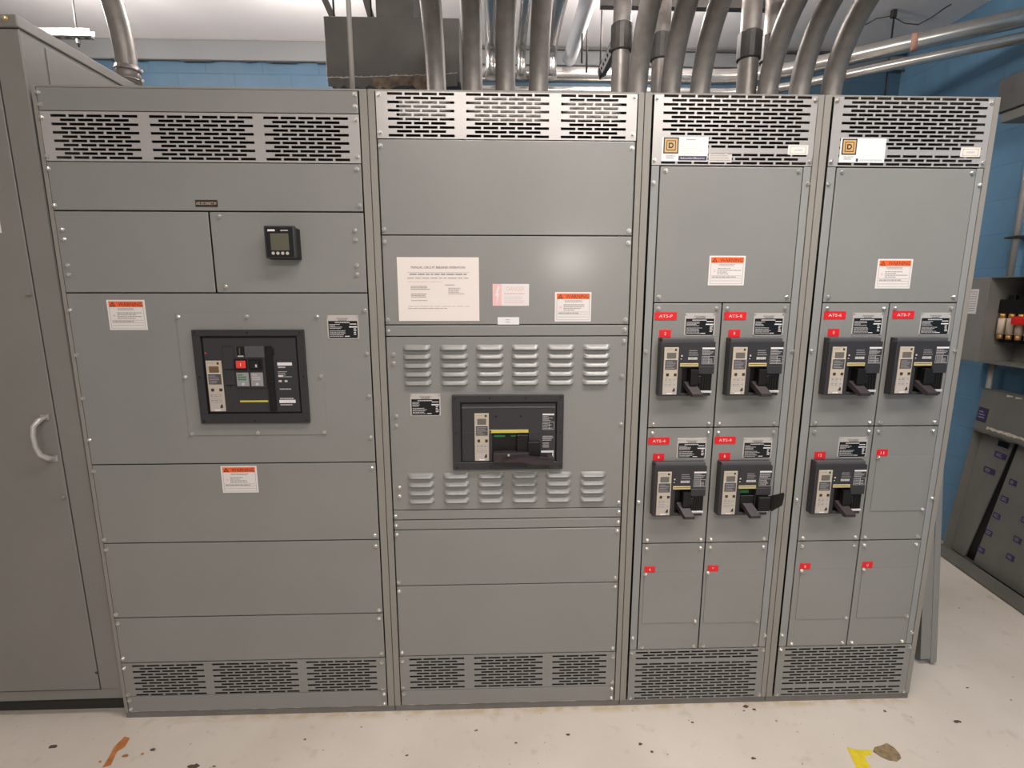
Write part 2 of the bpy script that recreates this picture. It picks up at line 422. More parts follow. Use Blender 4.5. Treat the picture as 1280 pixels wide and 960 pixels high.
def maker_label(sec, x, z, blank, w=.158, h=.078, y=-.0011):
    b = MB(); b.box(0, w, -.0008, 0, 0, h, GLOSSW)
    s = h*.66; x0 = w*.035; z0 = h*.315
    def ring(f, m, yy, rr=0):
        c = s*(1-f)/2; b.rect(x0+c, x0+s-c, z0+c, z0+s-c, yy, m)
    ring(1.0, BROWN, -.0010); ring(.84, GOLD, -.0012); ring(.62, BROWN, -.0014)
    ring(.52, GOLD, -.0016)
    cx, cz = x0+s/2, z0+s/2; q = s*.17                       # the D inside its square
    D = [(cx-q, -.0018, cz-q), (cx+q*.3, -.0018, cz-q), (cx+q*.8, -.0018, cz-q*.6), (cx+q, -.0018, cz), (cx+q*.8, -.0018, cz+q*.6), (cx+q*.3, -.0018, cz+q), (cx-q, -.0018, cz+q)]
    b.poly(D, BROWN); b.poly([(cx+(p[0]-cx)*.5, -.0020, cz+(p[2]-cz)*.5) for p in D], GOLD)
    b.text('SQUARE D', x0+s/2, h*.19, h*.07, -.0010, INK, w=s*.62)
    b.lines(x0+s*.2, x0+s*.7, h*.12, h*.16, 1, -.0010, INK, 3, .6, 1)
    if not blank:
        b.rect(w*.37, w*.985, h*.04, h*.225, -.0010, NAVY)
        b.text('Schneider', w*.55, h*.10, h*.075, -.0012, GLOSSW, w=w*.27); b.text('Electric', w*.82, h*.10, h*.075, -.0012, GLOSSW, w=w*.24)
        b.lines(w*.52, w*.72, h*.86, h*.92, 1, -.0010, INKG, 9, .8, 1); b.lines(w*.42, w*.95, h*.3, h*.75, 5, -.0010, SILVER, 5, .2, .5)
    else:
        b.rect(w*.37, w*.42, h*.04, h*.17, -.0010, NAVY); b.lines(w*.45, w*.95, h*.05, h*.15, 1, -.0010, INKL, 4, .7, 1)
    return b.build('maker_label', sec, (x, y, z), 'white maker label with a gold square logo')
def small_plate(sec, x, z, w=.070, h=.031):
    b = MB(); b.box(0, w, -.0012, 0, 0, h, WHITE, .0004)
    for a in (0, 1): b.rect(w*.10, w*.9, h*(.14 + .66*a), h*(.20 + .66*a), -.0014, TAN)
    b.rect(w*.10, w*.14, h*.14, h*.86, -.0014, TAN); b.rect(w*.86, w*.9, h*.14, h*.86, -.0014, TAN)
    b.lines(w*.30, w*.72, h*.36, h*.62, 1, -.0014, INKL, 4, .8, 1)
    return b.build('listing_plate', sec, (x, -.0011, z), 'small cream listing plate')

# ---- circuit breakers (one of each kind is built, the rest are copies)
def trip_unit(parent, x0, x1, z0, z1, y, seed=0, name='trip_unit'):
    b = MB(); w = x1-x0; h = z1-z0
    b.box(x0, x1, y-.004, y, z0, z1, CREAM, .0008)
    Y = y-.0043
    b.rect(x0+w*.04, x1-w*.04, z0+h*.01, z0+h*.36, Y, CREAMD)
    b.box(x0+w*.20, x0+w*.82, y-.0055, y-.004, z1-h*.23, z1-h*.11, (LCD, LCDB, LCD)[seed % 3])
    b.rect(x0+w*.05, x1-w*.05, z1-h*.255, z1-h*.24, Y, WHITE)
    b.box(x0+w*.10, x0+w*.92, y-.0052, y-.004, z1-h*.46, z1-h*.26, TRIPD)
    b.lines(x0+w*.16, x0+w*.88, z1-h*.45, z1-h*.28, 5, y-.0055, INKL, seed, .22, .5)
    b.lines(x0+w*.12, x0+w*.55, z1-h*.055, z1-h*.035, 1, Y, INKG, seed, .7, 1)
    b.rect(x0+w*.72, x0+w*.86, z1-h*.075, z1-h*.03, Y, INK)
    for a in (.20, .74): b.box(x0+w*a, x0+w*(a+.18), y-.0055, y-.004, z0+h*.40, z0+h*.455, INK)
    for r_, zz in enumerate((.32, .22)):
        for q in (.14, .42, .72):
            b.tube([(x0+w*(q+.07), y-.004, z0+h*zz), (x0+w*(q+.07), y-.0056, z0+h*zz)], w*.055, INKG if (r_+int(q*10)+seed) % 3 else INKM, 8, smooth=False)
    b.lines(x0+w*.12, x0+w*.9, z0+h*.16, z0+h*.36, 5, Y-.0001, INKM, seed+4, .25, .6)
    b.poly([(x0+w*.66, Y-.001, z0+h*.07), (x0+w*.86, Y-.001, z0+h*.07), (x0+w*.86, Y-.001, z0+h*.13), (x0+w*.78, Y-.001, z0+h*.15)], INK)
    b.rect(x0+w*.3, x0+w*.7, z0+h*.012, z0+h*.04, Y-.0004, GLOSSW)
    return b.build(name, parent, label='beige trip unit with a small display')

def face_print(b, x0, x1, z0, z1, y, seed):
    """white print and boxes of a breaker rating label"""
    w, h = x1-x0, z1-z0
    b.rect(x0, x1, z1-h*.10, z1, y, GLOSSW)
    b.lines(x0, x1, z0+h*.55, z0+h*.86, 4, y, INKL, seed, .4, .5)
    for a, c in ((.04, .48),):
        b.rect(x0, x1, z0+h*c, z0+h*(c+.02), y, INKL); b.rect(x0, x1, z0+h*a, z0+h*(a+.02), y, INKL)
        b.rect(x0, x0+.001, z0+h*a, z0+h*c, y, INKL); b.rect(x1-.001, x1, z0+h*a, z0+h*c, y, INKL); b.rect(x0+w*.55, x0+w*.58, z0+h*a, z0+h*c, y, INKL)
    b.lines(x0+w*.08, x1-w*.06, z0+h*.08, z0+h*.46, 4, y, INKL, seed+1, .35, .4)

BW, BH, BD = .1955, .208, .034
def make_breaker(seed, hasp='left', green=False, openhasp=False):
    b = MB()
    f0 = -BD
    b.box(0, BW, -.012, 0, 0, BH, CHAR, .001)                                  # rear slab
    b.box(0, .0745, f0, -.011, 0, BH-.0125, CHARS, .0025, 2)                    # column behind the trip unit
    b.box(.0735, BW, f0, -.011, .104, BH-.0125, CHARS, .0018, 2)                # upper face
    b.box(.1395, BW, f0-.001, -.011, .080, .108, CHARS, .001)                   # tongue below the rating label
    b.box(.1385, .1425, f0+.004, -.011, .008, .082, CHAR); b.box(.0745, .0800, f0+.001, -.011, .008, .105, CHAR)
    b.box(.0745, BW-.006, f0+.003, -.011, 0, .010, CHAR, .001)
    b.box(.005, BW-.003, f0+.006, -.010, BH-.014, BH, CHARL, .003, 2)           # rolled lip along the top, highlight painted in as lighter charcoal
    o = b.build('circuit_breaker')
    trip_unit(o, .0115, .0630, .006, .1765, f0, seed)
    b = MB(); b.box(.1465, .1945, f0-.0005, f0+.001, .1125, .1775, CHARS); face_print(b, .148, .1935, .114, .1755, f0-.0008, seed)
    b.build('rating_label', o, label='white printed ratings')
    b = MB(); b.box(.097, .138, f0-.0004, f0+.001, .129, .170, CHARS)
    b.lines(.099, .135, .131, .142, 1, f0-.0006, INKL, seed+9, .8, .9); b.lines(.101, .136, .145, .168, 3, f0-.0006, INKM, seed+8, .4, .7)
    b.build('size_label', o)
    b = MB(); b.rect(.0705, .080, .132, .150, f0-.0006, BLACK); b.rect(.073, .079, .143, .149, f0-.0008, INKL); b.rect(.072, .077, .133, .137, f0-.0008, INKL)
    b.build('indicator_window', o)
    b = MB(); b.box(.071, .1365, f0-.003, f0, .1075, .1195, TAN, .0008); b.rect(.073, .134, .1135, .1155, f0-.0032, INK); b.build('caution_strip', o, label='tan strip above the handle')
    b = MB(); b.box(.081, .138, -.0135, -.0118, .010, .104, BLACK); b.box(.143, .192, -.028, -.0118, .018, .079, BLACK, .001)
    for k in range(5): b.box(.1455+.0095*k, .1500+.0095*k, -.0305, -.028, .020, .070, BLACK, .0006)
    if green: b.box(.084, .120, -.018, -.0135, .082, .096, GREEN, .001)
    b.build('handle_recess', o)
    b = MB()
    if green: b.box(.083, .136, -.030, -.0135, .044, .078, BLACK, .002)
    else: b.box(.108, .137, -.046, -.0135, .040, .098, BLACK, .003, 2); b.box(.134, .150, -.040, -.0135, .046, .074, BLACK, .002)
    b.build('handle', o, label='black operating handle')
    b = MB(); z0 = .018
    pr = [(-.018, .048), (-.024, .052), (-.070, .014), (-.070, .004), (-.062, .002), (-.018, .036)]
    xs = (.083, .132) if green or hasp == 'left' else (.078, .112)
    sh = .026
    for (xa) in [0]:
        A = [(xs[0] + sh*(-(y_)/.07), y_, z_) for y_, z_ in pr]
        b.poly(A, MAROON, (xs[1]-xs[0]-.012, 0, 0))
    b.build('padlock_hasp', o, label='dark brown padlock hasp folded down')
    b = MB(); b.box(.141, .192, f0+.001, -.011, .0115, .0185, GLOSSW, .0005); b.lines(.143, .190, .012, .018, 1, f0+.0007, INKG, 2, .4, 1); b.build('terminal_label', o, label='narrow white strip')
    if openhasp:
        b = MB()
        b.poly([(.186,-.030,.030),(.192,-.034,.075),(.226,-.062,.100),(.229,-.064,.092),(.226,-.062,.050),(.200,-.045,.020)], BLACK, (.006,.006,-.001))
        b.box(.143, .190, -.052, -.028, .022, .078, BLACK, .003)
        b.build('padlock_bracket', o, label='black padlock bracket swung open to the right')
    return o
def put_breaker(proto, sec, x, z, label, first):
    if first: o = proto
    else:
        o = proto.copy(); COL.objects.link(o)
        for ch in list(proto.children):
            c = ch.copy(); COL.objects.link(c); c.parent = o; c.matrix_parent_inverse = ch.matrix_parent_inverse
    o.parent = sec; o.location = (x, -.0012, z); o['label'] = label
    return o
# ================= first (widest, leftmost) section
s1 = section(0, 'widest grey switchboard section, leftmost of the row, with a power meter and a draw-out breaker', ((0, .0145), (1.0405, 1.0668)))
panel(s1, 'cover_panel', .017, 1.037, 2.247, 2.3175, [(.024,2.301),(.026,2.264),(1.026,2.306),(1.026,2.270)])
grille(s1, .018, 1.037, 2.0945, 2.2455, [(.051,5),(.362,6),(.727,5)], 2.2365, 11, bolts=[(.024,2.226),(.024,2.109),(1.026,2.229),(1.026,2.115)])
panel(s1, 'cover_panel', .0165, 1.037, 1.940, 2.093, [(.021,2.070),(.023,1.955),(1.023,2.076),(1.025,1.960)])
d1 = panel(s1, 'metering_door', .0165, .5195, 1.6705, 1.9375, [(.037,1.878),(.038,1.847),(.037,1.762),(.037,1.730)])
d2 = panel(s1, 'metering_door', .5235, 1.037, 1.6705, 1.9375, [(1.006,1.879),(1.006,1.848),(1.005,1.763),(1.005,1.732),(.557,1.922),(.556,1.691)], label='metering door carrying the square display')
bp = panel(s1, 'breaker_panel', .0165, 1.037, 1.057, 1.6685, [(.023,z) for z in (1.611,1.456,1.302,1.149)] + [(1.025,z) for z in (1.610,1.458,1.305,1.150)])
panel(s1, 'cover_panel', .0165, 1.037, .7505, 1.055, [(.022,1.033),(.023,.766),(1.023,1.035),(1.022,.768)])
panel(s1, 'cover_panel', .0165, 1.037, .4435, .7485, [(.025,.726),(.025,.459),(1.023,.725),(1.023,.456)])
panel(s1, 'cover_panel', .0165, 1.037, .2495, .4415, [(.027,.421),(.027,.270),(1.021,.420),(1.024,.269)])
grille(s1, .018, 1.037, .1025, .2475, [(.055,5),(.362,6),(.727,5)], .2385, 11, bolts=[(.026,.227),(.026,.111),(1.024,.227),(1.022,.111)], m=GREY)
panel(s1, 'kick_plate', .018, 1.037, .029, .1005, [(.028,.085),(.028,.045),(1.026,.085),(1.026,.042)], KICK)
name_label(s1, .482, 1.953, .073, .022, 'LINE DISCONNECT SW', 'engraved_label', 'small dark brown engraved label reading LINE DISCONNECT SW', .42, BROWN, TEXTC, wt=.066)
warning_label(s1, .148, 1.543, .128, .103, seed=1)
warning_label(s1, .474, .944, .130, .103, seed=2)
rating_plate(s1, .892, 1.510, .109, .083, seed=3)
cp = panel(s1, 'breaker_cover_plate', .376, .870, 1.1625, 1.603, [(.386,1.588),(.620,1.588),(.860,1.589),(.386,1.377),(.859,1.378),(.388,1.171),(.622,1.171),(.859,1.172)], y0=-.0035, y1=-.0012, label='square cover plate around the main breaker')
for ch in cp.children: ch.location.y = -.0035
# power meter
b = MB(); b.box(0, .099, -.030, 0, 0, .101, BLACK, .003, 2); b.box(-.004, .097, -.045, -.028, .002, .107, CHAR, .005, 2)
b.box(.004, .089, -.047, -.044, .008, .101, BLACKG, .002)
pm = b.build('power_meter', s1, (.722, -.001, 1.781), 'black square power meter')
b = MB(); b.box(.017, .077, -.0478, -.0465, .027, .082, LCDG, .0006); b.build('display', pm, label='olive grey display')
b = MB(); b.rect(.010, .034, .0885, .0945, -.0474, GLOSSW); b.lines(.052, .077, .0890, .0935, 1, -.0474, INKL, 6, .8, 1); b.build('face_print', pm)
for k in range(4):
    b = MB(); b.tube([(0,0,0),(0,-.002,0)], .0052, SILVER, 12); b.build('button', pm, (.0235 + .0155*k, -.0468, .018), 'pale round button')
# main draw-out breaker
b = MB(); y0 = -.016
X0, X1, Z0, Z1 = .430, .813, 1.210, 1.544; x0, x1, z0, z1 = .457, .788, 1.245, 1.522
for q in ((X0,X1,z1,Z1),(X0,X1,Z0,z0),(X0,x0,z0-.001,z1+.001),(x1,X1,z0-.001,z1+.001)): b.box(q[0], q[1], y0, -.0036, q[2], q[3], CHAR, .0015)
b.box(x0, x1, -.0075, -.0040, z0, z1, BLACK)
b.box(.4635, .7825, -.0125, -.0070, 1.2505, 1.5155, CHARS, .0015)
mb = b.build('circuit_breaker', s1, label='large dark draw-out breaker in a charcoal bezel')
for (x, z) in ((.441,1.534),(.620,1.534),(.800,1.534),(.443,1.3785),(.803,1.3785),(.443,1.220),(.622,1.220),(.802,1.220)):
    b = MB(); b.tube([(0,0,0),(0,-.0012,0)], .0032, BLACK, 8); b.build('screw', mb, (x, y0, z))
trip_unit(mb, .4685, .5215, 1.255, 1.4365, -.0125, 1)
b = MB(); yf = -.0125
b.box(.529, .5640, yf-.002, yf, 1.406, 1.487, CHARS, .001); b.rect(.529, .564, 1.4855, 1.487, yf-.0022, BLACK); b.rect(.531, .563, 1.4045, 1.4065, yf-.0022, BLACK)
b.box(.530, .5660, yf-.002, yf, 1.350, 1.403, CHARS, .001); b.rect(.529, .566, 1.348, 1.350, yf-.0022, BLACK); b.rect(.545, .547, 1.340, 1.349, yf-.0022, BLACK)
b.box(.574, .6725, yf-.003, yf, 1.446, 1.487, CHARL, .0015); b.box(.578, .606, yf-.005, yf, 1.450, 1.4865, BLACK, .001); b.rect(.588, .592, 1.455, 1.482, yf-.0055, CHARL)
b.lines(.582, .602, 1.448, 1.456, 1, yf-.0055, INKL, 2, .6, .9)
b.box(.566, .674, yf-.004, yf, 1.338, 1.445, CHAR, .0015)
b.build('control_block', mb)
b = MB(); b.box(.569, .611, yf-.008, yf-.003, 1.403, 1.443, BLACK, .001); b.box(.576, .609, yf-.013, yf-.007, 1.410, 1.437, REDB, .003, 2); b.rect(.592, .594, 1.418, 1.429, yf-.0135, GLOSSW); b.build('push_button', mb, label='red push button')
b = MB(); b.box(.618, .664, yf-.008, yf-.003, 1.403, 1.443, BLACK, .001); b.box(.625, .655, yf-.013, yf-.007, 1.410, 1.437, BLACKG, .003, 2); b.rect(.643, .649, 1.414, 1.424, yf-.0135, INKL); b.build('push_button', mb, label='black push button')
b = MB()
for xa in (.571, .620):
    b.box(xa, xa+.042, yf-.006, yf-.003, 1.345, 1.394, INKM, .001)
    b.lines(xa+.005, xa+.037, 1.366, 1.390, 3, yf-.0064, INKL if xa > .6 else GREEN, 4, .5, .4)
    b.tube([(xa+.022, yf-.006, 1.353), (xa+.022, yf-.009, 1.353)], .0055, INKL, 8)
b.build('status_window', mb, label='pair of clear status windows')
b = MB(); b.box(.570, .672, yf-.002, yf, 1.287, 1.2935, YELLOW, .0006); b.rect(.570, .574, 1.287, 1.2935, yf-.0022, INK); b.build('caution_strip', mb, label='thin yellow strip')
b = MB(); b.box(.6775, .7005, yf-.006, yf, 1.255, 1.487, BLACK, .0015); b.box(.699, .706, yf-.004, yf, 1.455, 1.478, BLACK, .001)
b.tube([(.694,yf-.006,1.362),(.694,yf-.009,1.362)], .006, BLACKG, 10); b.build('charging_handle', mb, label='tall black charging handle')
b = MB(); Y = yf-.0009; b.box(.709, .771, yf-.0005, yf+.001, 1.270, 1.434, CHARS)
b.rect(.714, .765, 1.418, 1.429, Y, GLOSSW); b.lines(.716, .760, 1.408, 1.416, 1, Y, INKL, 1, .6, .5)
b.lines(.714, .762, 1.375, 1.399, 4, Y, INKL, 7, .35, .5); b.rect(.714, .731, 1.379, 1.383, Y, GLOSSW); b.rect(.714, .725, 1.359, 1.366, Y, INKL); b.rect(.735, .745, 1.359, 1.366, Y, INKL)
b.lines(.716, .758, 1.331, 1.337, 1, Y, INKL, 9, .6, .9); b.rect(.711, .768, 1.2835, 1.295, Y, GLOSSW); b.lines(.714, .762, 1.297, 1.303, 1, Y, INKL, 2, .6, 1); b.lines(.714, .756, 1.274, 1.280, 1, Y, INKL, 2, .6, 1)
b.build('rating_label', mb, label='white printed ratings')
b = MB(); b.rect(.4680, .4735, 1.460, 1.465, Y, REDB); b.build('indicator_light', mb, label='tiny red light')

# ================= second section
s2 = section(1, 'grey switchboard section with louvred breaker panel and a paper notice, second from left', ((0, .0235), (.8935, .9144)))
XL, XR = .0275, .8895
panel_b = lambda z0, z1: [(.037,z1-.022),(.037,z0+.017),(.878,z1-.022),(.878,z0+.017)]
grille(s2, XL, XR, 2.1735, 2.3175, [(.065,4),(.322,5),(.636,4)], 2.3145, 11, bolts=[(.037,2.306),(.037,2.191),(.881,2.308),(.879,2.193)])
b = MB()
for (a, c, d, e) in ((.10,.27,2.24,2.300),(.33,.60,2.232,2.306),(.645,.84,2.24,2.302)): b.box(a, c, .0135, .015, d, e, ALU)
b.build('vent_baffle', s2, label='bright sheet metal seen behind the top vent slots')
panel(s2, 'cover_panel', XL, XR, 1.865, 2.1720, panel_b(1.865, 2.172))
panel(s2, 'cover_panel', XL, XR, 1.5595, 1.8635, panel_b(1.5595, 1.8635))
panel(s2, 'filler_strip', XL, XR, 1.519, 1.5580, [(.037,1.537),(.877,1.541)])
def louvre(b, x, ztop, w=.097, h=.0170, d=.0125):
    i = b.mi(GREY); j = b.mi(SHELL); bm = b.bm; nu, nv = 14, 5; grid = []
    for a in range(nv+1):
        v = a/nv; row = []
        for c in range(nu+1):
            u = -1 + 2*c/nu
            e = (1-abs(u)**10)
            row.append(bm.verts.new((x + w*(u+1)/2, -.0011 - d*(.35*math.sin(v*PI/2)+.65*v)*e, ztop - h*v - (.0 if a < nv else 0))))
        grid.append(row)
    for a in range(nv):
        for c in range(nu):
            f = bm.faces.new((grid[a][c], grid[a+1][c], grid[a+1][c+1], grid[a][c+1])); f.material_index = i; f.smooth = True
    for c in range(nu):                         # open underside
        p, q = grid[nv][c].co, grid[nv][c+1].co
        f = bm.faces.new([bm.verts.new(t) for t in (p, q, (q.x, -.0011, q.z+.003), (p.x, -.0011, p.z+.003))]); f.material_index = j
b = MB(); b.box(XL+.0014, XR-.0014, -.001, .0025, .868, 1.5165, GREY, .0009)
for xx in (.086, .217, .345, .472, .599, .729):
    for k in range(5): louvre(b, xx, 1.4885 - .0315*k)
    for k in range(4): louvre(b, xx, 1.0115 - .0322*k)
lp = b.build('breaker_panel', s2, label='breaker panel with rows of pressed louvres')
for (x, z) in ((.052,1.455),(.052,1.423),(.054,1.230),(.053,1.194),(.055,.958),(.054,.923),(.876,1.500),(.873,1.373),(.876,1.193),(.878,.889)): bolt(lp, x, z)
panel(s2, 'filler_strip', XL, XR, .8275, .8660, [(.036,.845),(.879,.850)])
panel(s2, 'filler_strip', XL, XR, .7875, .8260, [(.036,.806),(.879,.809)])
panel(s2, 'cover_panel', XL, XR, .5565, .7860, [(.037,.769),(.037,.573),(.877,.772),(.877,.577)])
panel(s2, 'cover_panel', XL, XR, .2525, .5550, [(.037,.535),(.038,.270),(.877,.539),(.877,.270)])
grille(s2, XL, XR, .0990, .2510, [(.065,4),(.322,5),(.636,4)], .2405, 11, bolts=[(.038,.230),(.038,.116),(.879,.230),(.879,.116)], m=GREY)
panel(s2, 'kick_plate', XL, XR, .029, .0975, [(.038,.085),(.879,.085),(.880,.042)], KICK)
rating_plate(s2, .105, 1.229, .109, .083, seed=11)
b = MB(); w, h = .128, .076; b.box(0, w, -.0005, 0, 0, h, WHITE); b.rect(0, w*.25, 0, h, -.0007, PINK)
b.poly([(w*.15,-.0009,h*.92),(w*.20,-.0009,h*.86),(w*.14,-.0009,h*.58),(w*.19,-.0009,h*.58),(w*.11,-.0009,h*.10),(w*.12,-.0009,h*.45),(w*.065,-.0009,h*.45)], WHITE)
b.text('DANGER', w*.63, h*.68, h*.20, -.0007, PINKT, w=w*.48); b.lines(w*.32, w*.92, h*.5, h*.62, 1, -.0007, PINKT, 3, .5, .9); b.lines(w*.32, w*.9, h*.1, h*.45, 4, -.0007, PINKT, 4, .35, .8)
b.build('danger_label', s2, (.405, -.0011, 1.625), 'faded pink and white danger label')
b = MB(); b.box(0, .076, -.0005, 0, 0, .026, GLOSSW); b.lines(.028, .048, .005, .021, 2, -.0007, INKG, 3, .3, .7); b.build('blank_label', s2, (.4225, -.0011, 1.5595), 'small white label')
warning_label(s2, .6245, 1.570, .129, .103, seed=5)
# second breaker in bezel
b = MB(); y0 = -.016
X0, X1, Z0, Z1 = .2565, .661, 1.027, 1.308; x0, x1, z0, z1 = .286, .636, 1.057, 1.281
for q in ((X0,X1,z1,Z1),(X0,X1,Z0,z0),(X0,x0,z0-.001,z1+.001),(x1,X1,z0-.001,z1+.001)): b.box(q[0], q[1], y0, -.0012, q[2], q[3], CHAR, .0015)
b.box(x0, x1, -.006, -.0030, z0, z1, BLACK)
b.box(.2905, .6325, -.0115, -.0058, 1.1675, 1.2765, CHARS, .0015); b.box(.2905, .4010, -.0115, -.0058, 1.0595, 1.169, CHARS, .001)
b.box(.5340, .6325, -.0115, -.0058, 1.0595, 1.169, CHARS, .001); b.box(.2905, .6310, -.0128, -.0110, 1.2585, 1.2640, CHARL, .0008)
mb2 = b.build('circuit_breaker', s2, label='wide dark breaker in a charcoal bezel')
for (x, z) in ((.268,1.296),(.393,1.297),(.522,1.297),(.649,1.297),(.268,1.168),(.650,1.168),(.270,1.037),(.395,1.038),(.522,1.038),(.651,1.038)):
    b = MB(); b.tube([(0,0,0),(0,-.0012,0)], .0032, BLACK, 8); b.build('screw', mb2, (x, y0, z))
trip_unit(mb2, .3365, .3885, 1.0615, 1.2405, -.0115, 0)
b = MB(); yf = -.0115
b.box(.390, .533, yf-.0035, yf, 1.1665, 1.1785, YELLOW, .0008); b.rect(.391, .397, 1.168, 1.177, yf-.0037, INK); b.build('caution_strip', mb2, label='yellow strip over the handle')
b = MB(); b.box(.403, .532, -.0075, -.0055, 1.060, 1.165, BLACK); b.box(.406, .448, -.010, -.007, 1.150, 1.1575, GREEN, .001); b.box(.468, .488, -.010, -.007, 1.151, 1.156, GREEN, .001)
b.box(.490, .532, -.022, -.006, 1.080, 1.160, BLACK, .002); b.box(.530, .575, -.030, -.006, 1.078, 1.136, BLACK, .002)
b.build('handle_recess', mb2, label='black handle recess with a green flag')
b = MB(); b.box(.404, .535, -.040, -.006, 1.060, 1.098, MAROON, .004, 2)
b.poly([(.440,-.056,1.074),(.520,-.058,1.088),(.600,-.060,1.082),(.617,-.056,1.078),(.617,-.056,1.056),(.55,-.058,1.060),(.50,-.058,1.070),(.45,-.056,1.066)], MAROON, (0,.02,0))
b.tube([(.460,-.040,1.091),(.460,-.043,1.091)], .0045, ZINC, 10)
b.build('handle', mb2, label='dark brown operating handle lying sideways')
b = MB(); b.box(.600, .622, -.055, -.0115, 1.050, 1.084, MAROON, .003, 2); b.build('handle_grip', mb2)
b = MB(); Y = yf-.0009; b.box(.579, .6295, yf-.0005, yf+.001, 1.0615, 1.2395, CHARS); face_print(b, .5845, .627, 1.175, 1.2375, Y, 31); b.lines(.585, .626, 1.135, 1.155, 4, Y, INKL, 5, .4, .8); b.lines(.586, .612, 1.108, 1.130, 3, Y, INKL, 6, .4, .5)
b.rect(.580, .627, 1.090, 1.098, Y, GLOSSW); b.rect(.622, .626, 1.064, 1.092, Y, GLOSSW); b.build('rating_label', mb2, label='white printed ratings')
for xx in (.4145, .5055):
    b = MB(); b.tube([(0,0,0),(0,-.001,0)], .0042, BLACK, 10); b.build('test_port', mb2, (xx, yf, 1.2285))

# ================= third and fourth sections (feeder breakers)
protos = {}
def get_breaker(kind, sec, x, z, label):
    if kind not in protos:
        protos[kind] = make_breaker(*{'plain': (3, 'left', False, False), 'green': (6, 'left', True, True)}[kind])
        return put_breaker(protos[kind], sec, x, z, label, True)
    return put_breaker(protos[kind], sec, x, z, label, False)
ROWS = ((1.1785, 1.6345), (.7175, 1.1765), (.2580, .7155))
def feeder(k, label, dx, missing_bottom):
    s = section(k, label, ((0, .0255), (.5885, .6096)))
    grille(s, .0325, .5855, 2.0975, 2.3180, [(.0640+dx*.6, 9)], 2.3180, 17, missing=(13,), rp=.01303, bolts=[(.042,2.306),(.042,2.112),(.577,2.306),(.577,2.112)])
    grille(s, .0325, .5855, .0290, .2565, [(.0590+dx*.6, 9)], .2480, 17, missing=(missing_bottom,), rp=.01303, bolts=[(.042,.246),(.042,.040),(.577,.246),(.577,.040)], m=GREY)
    for (a, c, bx_) in ((.0320,.0605+dx,.042),(.5585+dx*.8,.5860,.5790)):
        o = panel(s, 'frame_strip', a, c, .2575, 2.0960, [(bx_, z) for z in (2.040,1.462,.888,.311)], GREYS, y0=.0002, y1=.003)
    panel(s, 'cover_panel', .0625+dx, .5575+dx, 1.6365, 2.0940, [(.082+dx,2.079),(.542+dx,2.079),(.080+dx,1.656),(.541+dx,1.656)])
    cells = {}
    for r, (z0, z1) in enumerate(ROWS):
        for c, (a, e) in enumerate(((.0625,.3085),(.3110,.5575))):
            cells[r, c] = panel(s, 'cover_panel', a+dx, e+dx, z0, z1, [(a+dx+.0185, z1-.019),(e+dx-.0185, z1-.019),(a+dx+.0185, z0+.0135),(e+dx-.0185, z0+.0135)])
    return s, cells
def filler(s, x0, x1, z0, z1):
    o = panel(s, 'filler_plate', x0, x1, z0, z1, [(x0+.004, z1-.004),(x1-.004, z0+.006)], y0=-.0034, y1=-.0012, g=.0005)
    for ch in o.children: ch.location.y = -.0034
s3, c3 = feeder(2, 'narrow grey section with four feeder breakers, third from left', 0, 3)
maker_label(s3, .064, 2.109, False); small_plate(s3, .497, 2.133)
b = MB(); b.box(0, .080, -.0004, 0, 0, .027, SILVER); b.lines(.004, .076, .003, .025, 3, -.0006, INKG, 8, .35, .8); b.build('tape_strip', s3, (.226, -.0011, 2.107), 'grey tape strip with faint print')
warning_label(s3, .252, 1.6965, .129, .102, seed=7)
for (x, z, t) in ((.0675,1.575,'ATS-P'),(.319,1.575,'ATS-8'),(.066,1.1135,'ATS-4'),(.3165,1.1145,'ATS-9')): red_label(s3, x, z, t)
for i, (x, z) in enumerate(((.177,1.518),(.4275,1.518),(.1765,1.0565),(.4265,1.0555))): rating_plate(s3, x, z, .110, .081, seed=20+7*i)
for (x, z, t) in ((.0875,1.5132,'2'),(.339,1.5132,'9'),(.0875,1.0525,'6'),(.338,1.0525,'8'),(.0755,.5945,'4'),(.3255,.5945,'*')): red_tag(s3, x, z, t)
get_breaker('plain', s3, .0855, 1.304, 'dark feeder breaker, upper left of its section')
get_breaker('plain', s3, .3325, 1.304, 'dark feeder breaker, upper right of its section')
get_breaker('plain', s3, .0855, .8430, 'dark feeder breaker, lower left of its section')
get_breaker('green', s3, .3330, .8430, 'dark feeder breaker with a green flag and an open side bracket, lower right')
filler(s3, .0755, .2925, .3765, .5945); filler(s3, .3220, .5435, .3720, .5955)
s4, c4 = feeder(3, 'narrow grey section with three feeder breakers, rightmost of the row', .0025, 13)
maker_label(s4, .0685, 2.110, True); small_plate(s4, .492, 2.131)
warning_label(s4, .2485, 1.686, .128, .103, seed=9)
for (x, z, t) in ((.0735,1.5775,'ATS-6'),(.3265,1.5785,'ATS-7')): red_label(s4, x, z, t)
for i, (x, z) in enumerate(((.181,1.519),(.4325,1.519),(.1815,1.0555))): rating_plate(s4, x, z, .112, .081, seed=60+7*i)
for (x, z, t) in ((.0945,1.5155,'0'),(.0945,1.0530,'12'),(.3345,1.0595,'11'),(.0835,.5965,'0'),(.3345,.5985,'U')): red_tag(s4, x, z, t)
get_breaker('plain', s4, .0830, 1.304, 'dark feeder breaker, upper left of its section')
get_breaker('plain', s4, .3305, 1.304, 'dark feeder breaker, upper right of its section')
get_breaker('plain', s4, .0830, .8430, 'dark feeder breaker, lower left of its section')
filler(s4, .3365, .5490, .8380, 1.0595); filler(s4, .0870, .2970, .3800, .5970); filler(s4, .3365, .5475, .3815, .5985)

